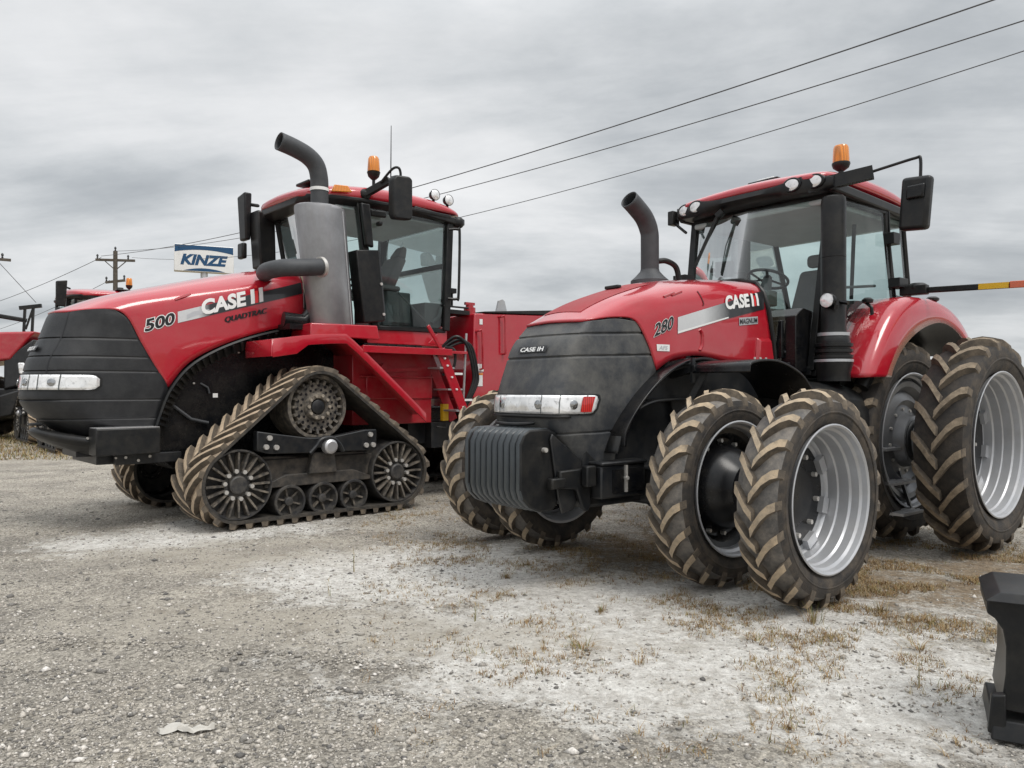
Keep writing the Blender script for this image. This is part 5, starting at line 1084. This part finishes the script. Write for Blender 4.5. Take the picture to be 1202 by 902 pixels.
# ================================================================== ground
def vnoise(x, y, s, o=0.): return noise.noise(Vector((x * s + o, y * s - o, o * .7)))
def gz(x, y):
    r = vnoise(x, y, .35, 3.) * .03 + vnoise(x, y, 1.3, 9.) * .014
    # worn wheel track running towards the lower right
    t = (y - 4.15) + .18 * (x + 1.2)
    r += -.020 * math.exp(-(t / .14) ** 2) + .012 * math.exp(-((t - .25) / .12) ** 2)
    return r - .012
def ground_mat():
    m, nt, out = new_mat('gravel_ground'); b = N(nt, 'BsdfPrincipled', i_Roughness=.95); L(nt, b.outputs[0], out.inputs[0]); b.inputs['Specular IOR Level'].default_value = .15
    tc = N(nt, 'TexCoord'); P = tc.outputs['Object']
    def tex(scale, det=6., rough=.65, dis=0.): n = N(nt, 'TexNoise', i_Scale=scale, i_Detail=det, i_Roughness=rough, i_Distortion=dis); L(nt, P, n.inputs['Vector']); return n.outputs[0]
    def zone(cx, cy, rx, ry, rot=0.):
        mp = N(nt, 'Mapping', vector_type='TEXTURE'); mp.inputs['Location'].default_value = (cx, cy, 0); mp.inputs['Rotation'].default_value = (0, 0, rot); mp.inputs['Scale'].default_value = (rx, ry, 1000)
        L(nt, P, mp.inputs[0]); ln = N(nt, 'VectorMath', operation='LENGTH'); L(nt, mp.outputs[0], ln.inputs[0]); mr = N(nt, 'MapRange', i_1=1.25, i_2=.35); L(nt, ln.outputs['Value'], mr.inputs[0]); return mr.outputs[0]
    def mx(*a):
        r = a[0]
        for q in a[1:]: k = N(nt, 'Math', operation='MAXIMUM'); L(nt, r, k.inputs[0]); L(nt, q, k.inputs[1]); r = k.outputs[0]
        return r
    def mad(a, mul, add):
        k = N(nt, 'Math', operation='MULTIPLY_ADD'); L(nt, a, k.inputs[0]); k.inputs[1].default_value = mul
        if hasattr(add, 'links'): L(nt, add, k.inputs[2])
        else: k.inputs[2].default_value = add
        return k.outputs[0]
    # grey gravel with speckle
    v = N(nt, 'TexVoronoi', i_Scale=55.); L(nt, P, v.inputs['Vector']); v2 = N(nt, 'TexVoronoi', i_Scale=120.); L(nt, P, v2.inputs['Vector'])
    grav = mixc(nt, ramp(nt, tex(1.1, 8.), [(.35, g(0)), (.68, g(1))]), (.285, .263, .23), (.50, .458, .39))
    grav = mixc(nt, .75, grav, ramp(nt, v.outputs['Color'], [(.1, g(.45)), (.5, g(.95)), (.9, g(1.5))]), 'MULTIPLY')
    grav = mixc(nt, .6, grav, ramp(nt, v2.outputs['Color'], [(.1, g(.5)), (.5, g(1.)), (.9, g(1.4))]), 'MULTIPLY')
    # pale dry silt
    silt = mixc(nt, ramp(nt, tex(14., 8., .75), [(.32, g(0)), (.62, g(1))]), (.45, .42, .38), (.82, .80, .755))
    silt = mixc(nt, .5, silt, ramp(nt, tex(60., 4., .7), [(.3, g(.55)), (.55, g(1.1))]), 'MULTIPLY')
    zs = mx(zone(1.0, 5.0, 3.0, 2.3, .25), zone(-.8, 6.6, 2.3, 1.7, .2), zone(2.0, 4.0, 2.0, 1.3, 0.), zone(-3.4, 8.3, 2.2, 1.2, .5))
    f = mad(tex(7.5, 9., .8, .3), 1.1, mad(tex(1.6, 9., .72, .6), 1.5, mad(zs, .95, -1.73)))
    col = mixc(nt, ramp(nt, f, [(.10, g(0)), (.30, g(.85)), (.5, g(1.))]), grav, silt)
    # packed tan dirt tracks
    zt = mx(zone(-1.3, 5.0, 3.2, .7, -.15), zone(-2.6, 7.3, 2.2, 1.0, .1))
    f = mad(tex(2.2, 8.), 1.2, mad(zt, .7, -.85)); col = mixc(nt, ramp(nt, f, [(.1, g(0)), (.5, g(.7))]), col, (.46, .42, .355))
    # brown thatch near the tractor
    thatch = mixc(nt, ramp(nt, tex(22., 8., .8), [(.3, g(0)), (.7, g(1))]), (.07, .045, .025), (.42, .32, .21))
    zg = mx(zone(3.0, 6.1, 1.6, 1.3, -.3), zone(4.4, 6.6, 1.6, 1.1, 0.), zone(1.4, 7.5, 2.2, 1.2, .6))
    f = mad(tex(13., 8., .8), 1.0, mad(tex(3.2, 9., .75), 1.5, mad(zg, .8, -1.78))); col = mixc(nt, ramp(nt, f, [(.08, g(0)), (.30, g(.85))]), col, thatch)
    zh = mx(zone(1.2, 5.6, 3.2, 2.6, .2), zone(-.5, 7.4, 2.4, 1.4, .2)); f = mad(tex(11., 6., .7, .4), 1.6, mad(zh, .35, -1.12)); col = mixc(nt, ramp(nt, f, [(.16, g(0)), (.34, g(.75))]), col, (.24, .165, .095))
    # damp dark patches
    f = ramp(nt, tex(2.7, 9., .75), [(.54, g(0)), (.70, g(.7))]); col = mixc(nt, f, col, mixc(nt, 1., col, (.5, .47, .43), 'MULTIPLY'))
    f = ramp(nt, tex(38., 6., .75), [(.60, g(0)), (.72, g(.7))]); col = mixc(nt, f, col, mixc(nt, 1., col, (.38, .33, .28), 'MULTIPLY'))
    # far field
    mp = N(nt, 'VectorMath', operation='LENGTH'); L(nt, P, mp.inputs[0]); fr = N(nt, 'MapRange', i_1=24., i_2=32.); L(nt, mp.outputs['Value'], fr.inputs[0])
    fld = mixc(nt, tex(.8, 8.), (.16, .125, .075), (.24, .20, .13)); k = N(nt, 'Math', operation='MULTIPLY_ADD'); L(nt, tex(.6, 6.), k.inputs[0]); k.inputs[1].default_value = 1.; L(nt, fr.outputs[0], k.inputs[2])
    col = mixc(nt, ramp(nt, k.outputs[0], [(.85, g(0)), (1.1, g(1))]), col, fld)
    L(nt, col, b.inputs['Base Color'])
    hsum = mad(v.outputs['Distance'], -.5, mad(tex(90., 5., .7), .8, mad(tex(16., 8., .7), 1.6, 0.)))
    bp = N(nt, 'Bump', i_Strength=.9, i_Distance=.02); L(nt, hsum, bp.inputs['Height']); L(nt, bp.outputs[0], b.inputs['Normal'])
    return m
gm = G(); xs = [-600, -200, -80, -40, -24, -18] + [-14 + i * .16 for i in range(151)] + [12, 18, 28, 60, 200, 600]; ys = [-200, -40, -8, 0, 1.2] + [2 + i * .14 for i in range(100)] + [17, 19, 22, 26, 32, 45, 80, 200, 700]
gm.patch([[(x, y, gz(x, y) * (1 if abs(x) < 20 and 0 < y < 20 else 0)) for x in xs] for y in ys])
tag(obj('ground', gm, ground_mat(), smooth=180, weld=False), kind='structure')

# loose stones (one object)
rs = np.random.RandomState(3)
def stones(n, name, mat, ymin, ymax, smin, smax, dens, seed):
    rs = np.random.RandomState(seed); V = []; F = []; M = []
    base = np.array([(1, 0, 0), (-1, 0, 0), (0, 1, 0), (0, -1, 0), (0, 0, 1), (0, 0, -1)], float); fc = np.array([(0, 2, 4), (2, 1, 4), (1, 3, 4), (3, 0, 4), (2, 0, 5), (1, 2, 5), (3, 1, 5), (0, 3, 5)])
    pts = []
    while len(pts) < n:
        y = ymin * (ymax / ymin) ** rs.rand(); x = (rs.rand() * 1.5 - .75) * y * 1.0
        if rs.rand() < dens(x, y): pts.append((x, y))
    pts = np.array(pts); s = smin * np.exp(np.abs(rs.randn(n)) * .62); s = np.minimum(s, smax)
    Z = np.array([gz(x, y) for x, y in pts])
    jit = base[None] * (1 + rs.uniform(-.35, .35, (n, 6, 1))) + rs.uniform(-.18, .18, (n, 6, 3)); sc = np.stack([s * rs.uniform(.7, 1.5, n), s * rs.uniform(.7, 1.3, n), s * rs.uniform(.4, .8, n)], 1)
    v = jit * sc[:, None]; th = rs.rand(n) * 6.283; c, d = np.cos(th)[:, None], np.sin(th)[:, None]
    x = v[..., 0] * c - v[..., 1] * d + pts[:, :1]; y = v[..., 0] * d + v[..., 1] * c + pts[:, 1:]; z = v[..., 2] + Z[:, None] + s[:, None] * .15
    vv = np.stack([x, y, z], -1).reshape(-1, 3); ff = (fc[None] + 6 * np.arange(n)[:, None, None]).reshape(-1, 3)
    me = bpy.data.meshes.new(name); me.vertices.add(len(vv)); me.vertices.foreach_set('co', vv.ravel()); me.loops.add(len(ff) * 3); me.loops.foreach_set('vertex_index', ff.ravel().astype(np.int32)); me.polygons.add(len(ff)); me.polygons.foreach_set('loop_start', np.arange(0, len(ff) * 3, 3, dtype=np.int32))
    at = me.attributes.new('tone', 'FLOAT', 'FACE'); at.data.foreach_set('value', np.repeat(rs.rand(n), 8).astype(np.float32))
    me.materials.append(mat); me.update(); me.validate(); o = bpy.data.objects.new(name, me); COL.objects.link(o); return o
def stone_mat():
    m, nt, out = new_mat('limestone_gravel'); b = N(nt, 'BsdfPrincipled', i_Roughness=.92); L(nt, b.outputs[0], out.inputs[0]); b.inputs['Specular IOR Level'].default_value = .2
    a = N(nt, 'Attribute', attribute_name='tone'); tc = N(nt, 'TexCoord'); n = N(nt, 'TexNoise', i_Scale=120., i_Detail=4.); L(nt, tc.outputs['Object'], n.inputs['Vector'])
    c = ramp(nt, a.outputs['Fac'], [(0., (.13, .125, .12)), (.3, (.28, .262, .235)), (.6, (.42, .387, .34)), (.85, (.54, .50, .445)), (1., (.69, .655, .61))]); L(nt, mixc(nt, 1., c, ramp(nt, n.outputs[0], [(.3, g(.7)), (.7, g(1.2))]), 'MULTIPLY'), b.inputs['Base Color']); return m
def dens(x, y):
    d = .25 + 1.0 * max(0, min(1, (.6 - x) / 2.2)) * (1.0 if y < 5.5 else .7)
    d *= .55 + .9 * max(0., vnoise(x, y, .9, 5.) + .4)
    if x > 0 and 4.6 < y < 9: d *= .55
    return min(1., d)
SM = stone_mat()
st_ = stones(60000, 'gravel', SM, 2.9, 15., .0036, .030, dens, 5); tag(st_, 'loose grey limestone gravel covering the yard', 'gravel', kind='stuff')

# dry grass -----------------------------------------------------------------------
def blade_geo(gm, x, y, z, h, w, lean, az, mi=0):
    dx, dy = math.cos(az), math.sin(az); px_, py_ = -dy * w / 2, dx * w / 2
    P = []
    for t in (0, .5, 1.):
        ox = lean * h * t * t; zz = z + h * t * (1 - .25 * lean * t)
        k = 1 - t * .85
        P += [(x + dx * ox - px_ * k, y + dy * ox - py_ * k, zz), (x + dx * ox + px_ * k, y + dy * ox + py_ * k, zz)]
    gm.add(P, [(0, 1, 3, 2), (2, 3, 5, 4)], mi)
def grass_mat(name, a, b_):
    m, nt, out = new_mat(name); b = N(nt, 'BsdfPrincipled', i_Roughness=.9); L(nt, b.outputs[0], out.inputs[0]); b.inputs['Specular IOR Level'].default_value = .1
    ge = N(nt, 'NewGeometry'); L(nt, mixc(nt, ge.outputs['Random Per Island'], a, b_), b.inputs['Base Color']); return m
GB = grass_mat('dry_brown_grass', (.16, .085, .035), (.36, .25, .13)); GS = grass_mat('straw_grass', (.30, .22, .11), (.48, .40, .25)); GG = grass_mat('faded_green_grass', (.10, .12, .035), (.24, .22, .08))
rg = random.Random(11); gm = G()
def inz(x, y, cx, cy, rx, ry): return math.exp(-(((x - cx) / rx) ** 2 + ((y - cy) / ry) ** 2))
cnt = 0
while cnt < 8800:
    y = 3.2 * (13 / 3.2) ** rg.random(); x = rg.uniform(-.2, .78) * y
    d = 1.6 * inz(x, y, 3.0, 6.0, 1.2, 1.0) + 1.5 * inz(x, y, 4.4, 6.9, 1.3, 1.0) + .5 * inz(x, y, 1.2, 7.7, 1.8, .9) + .22 * inz(x, y, 1.5, 5.2, 2.2, 1.5) + .22 * inz(x, y, -.4, 7.4, 1.6, 1.3) + .5 * inz(x, y, .6, 9.5, 3., 1.5)
    d *= max(0., .25 + 2.0 * vnoise(x, y, 2.6, 2.))
    if rg.random() > d: continue
    cnt += 1; k = rg.randint(4, 9); h0 = rg.uniform(.015, .05); z = gz(x, y)
    for _ in range(k):
        a = rg.uniform(0, 6.283); r = rg.uniform(0, .035); blade_geo(gm, x + r * math.cos(a), y + r * math.sin(a), z - .004, h0 * rg.uniform(.5, 1.3), .005, rg.uniform(.3, 1.6), rg.uniform(0, 6.283), 0 if rg.random() < .62 else (1 if rg.random() < .8 else 2))
tag(obj('dry_grass', gm, [GB, GS, GG], weld=False, smooth=180), 'short brown dry grass growing round the tyres', 'grass', kind='stuff')
# grass strip far left
gm = G()
for _ in range(2600):
    y = rg.uniform(17, 30); x = -y * rg.uniform(.52, .75); h0 = rg.uniform(.04, .13)
    for _ in range(3): blade_geo(gm, x + rg.uniform(-.1, .1), y + rg.uniform(-.1, .1), -.01, h0, .02, rg.uniform(.3, 1.2), rg.uniform(0, 6.28), rg.choice((0, 1, 2, 1)))
tag(obj('field_grass', gm, [GB, GS, GG], weld=False, smooth=180), 'pale dry field grass beyond the yard at far left', 'grass', kind='stuff')
# single weeds one can point at
weeds = [(1.98, 5.05, .13, 'tuft', 'bushiest dry grass tuft, on pale soil right of the front tyre'), (1.50, 4.72, .07, 'flat', 'low grey brown weed in the pale soil below the near front tyre'), (-1.35, 6.55, .22, 'stalk', 'tall thin yellow weed stalk on the gravel below the tracks'), (-1.36, 5.72, .16, 'stalk', 'thin weed stalk standing alone in gravel, lower of the two in the middle'), (-.25, 5.15, .15, 'stalk', 'single green stalk in the pale soil at the middle of the yard'), (.42, 4.55, .08, 'flat', 'small flat brown weed in the pale soil left of the middle'), (1.42, 3.98, .06, 'flat', 'small dry weed low in the pale soil at lower right'), (2.10, 3.95, .17, 'stalk', 'bare green stalk just left of the black steel attachment'), (-.05, 6.3, .07, 'tuft', 'small brown tuft on the gravel between the two tractors'), (.62, 5.35, .06, 'tuft', 'rusty brown tuft on pale soil below the front inner tyre'), (2.55, 5.3, .10, 'tuft', 'brown tuft in front of the grass patch at right'), (2.42, 4.55, .09, 'flat', 'broad low brown weed near the right edge of the yard')]
for x, y, h, kind, lab in weeds:
    gm = G(); z = gz(x, y)
    n = {'tuft': 60, 'flat': 55, 'stalk': 5}[kind]
    for _ in range(n):
        a = rg.uniform(0, 6.283); r = abs(rg.gauss(0, .035 if kind == 'tuft' else .06)) if kind != 'stalk' else rg.uniform(0, .012)
        blade_geo(gm, r * math.cos(a), r * math.sin(a), -.004, h * rg.uniform(.5, 1.15), .005, rg.uniform(.2, .9) if kind == 'tuft' else (rg.uniform(.8, 2.) if kind == 'flat' else rg.uniform(0, .35)), a + rg.uniform(-.6, .6), 0 if kind != 'stalk' and rg.random() < .5 else (1 if rg.random() < .6 else 2))
    if kind == 'stalk':
        for q in range(6): blade_geo(gm, rg.uniform(-.01, .01), rg.uniform(-.01, .01), h * (.3 + .1 * q), h * .22, .006, rg.uniform(.5, 1.2), rg.uniform(0, 6.28), 2 if q < 4 else 1)
    o = obj('weed', gm, [GB, GS, GG], weld=False, smooth=180, loc=(x, y, z)); tag(o, lab, 'weed', 'weeds in the yard')

# ================================================================== sky, light, camera
w = bpy.data.worlds.new('World'); scene.world = w; w.use_nodes = True; nt = w.node_tree; nt.nodes.clear()
out = nt.nodes.new('ShaderNodeOutputWorld'); bg = N(nt, 'Background'); bg.inputs['Strength'].default_value = .10; L(nt, bg.outputs[0], out.inputs[0])
SUN_EL, SUN_AZ = 58., 135.   # azimuth measured from +Y towards +X
sky = N(nt, 'TexSky', sky_type='NISHITA', sun_disc=False, sun_elevation=R(SUN_EL), sun_rotation=R(SUN_AZ), air_density=1., dust_density=3.)
tc = N(nt, 'TexCoord'); sx = N(nt, 'SeparateXYZ'); L(nt, tc.outputs['Generated'], sx.inputs[0])
def wm(op, a, b=None, c=None):
    k = N(nt, 'Math', operation=op)
    for i, v in enumerate((a, b, c)):
        if v is None: continue
        if hasattr(v, 'links'): L(nt, v, k.inputs[i])
        else: k.inputs[i].default_value = v
    return k.outputs[0]
# flat cloud layer: direction divided by height
zc = wm('ADD', wm('MAXIMUM', sx.outputs[2], 0.), .22); cx = wm('DIVIDE', sx.outputs[0], zc); cy = wm('DIVIDE', sx.outputs[1], zc)
cb = N(nt, 'CombineXYZ'); L(nt, cx, cb.inputs[0]); L(nt, cy, cb.inputs[1])
mp = N(nt, 'Mapping'); mp.inputs['Rotation'].default_value = (0, 0, R(52)); mp.inputs['Scale'].default_value = (.42, .95, 1); L(nt, cb.outputs[0], mp.inputs[0])
n1 = N(nt, 'TexNoise', i_Scale=1.5, i_Detail=7., i_Roughness=.58, i_Distortion=.5); L(nt, mp.outputs[0], n1.inputs['Vector'])
mp2 = N(nt, 'Mapping'); mp2.inputs['Rotation'].default_value = (0, 0, R(30)); mp2.inputs['Scale'].default_value = (.5, .6, 1); mp2.inputs['Location'].default_value = (1.3, .4, 0); L(nt, cb.outputs[0], mp2.inputs[0])
n2 = N(nt, 'TexNoise', i_Scale=.8, i_Detail=4., i_Roughness=.5); L(nt, mp2.outputs[0], n2.inputs['Vector'])
n3 = N(nt, 'TexNoise', i_Scale=2.6, i_Detail=7., i_Roughness=.6); L(nt, mp2.outputs[0], n3.inputs['Vector'])
cl = wm('MULTIPLY_ADD', n3.outputs[0], .30, wm('MULTIPLY_ADD', n1.outputs[0], .42, wm('MULTIPLY', n2.outputs[0], .40)))
c = ramp(nt, cl, [(.42, (3.7, 3.95, 4.2)), (.50, (5.0, 5.25, 5.45)), (.56, (6.5, 6.7, 6.85)), (.62, (7.8, 7.9, 8.0)), (.70, (9.0, 9.05, 9.1))])
# an overcast sky is brightest overhead
zen = N(nt, 'MapRange', i_1=.42, i_2=.95, i_3=1., i_4=2.6); L(nt, sx.outputs[2], zen.inputs[0])
c = mixc(nt, 1., c, zen.outputs[0], 'MULTIPLY')
L(nt, mixc(nt, .93, sky.outputs[0], c), bg.inputs['Color'])
sd = bpy.data.lights.new('sun', 'SUN'); sd.energy = 1.6; sd.angle = R(24); sd.color = (1., .96, .90); so = bpy.data.objects.new('sun', sd); COL.objects.link(so)
az, el = R(SUN_AZ), R(SUN_EL); to = Vector((math.sin(az) * math.cos(el), math.cos(az) * math.cos(el), math.sin(el))); so.rotation_euler = (-to).to_track_quat('-Z', 'Y').to_euler()
cd = bpy.data.cameras.new('camera'); cd.sensor_width = 36.; cd.lens = 36. * 900 / 1202; cd.shift_y = 8 / 1202; cd.clip_end = 3000; cd.clip_start = .05
co = bpy.data.objects.new('camera', cd); COL.objects.link(co); co.location = (0, 0, 1.53); co.rotation_euler = (R(90), 0, 0); scene.camera = co
vs = scene.view_settings; vs.view_transform = 'Standard'; vs.look = 'None'; vs.exposure = .08; vs.gamma = 1.
scene.cycles.max_bounces = 8; scene.cycles.transparent_max_bounces = 16; scene.cycles.use_denoising = True
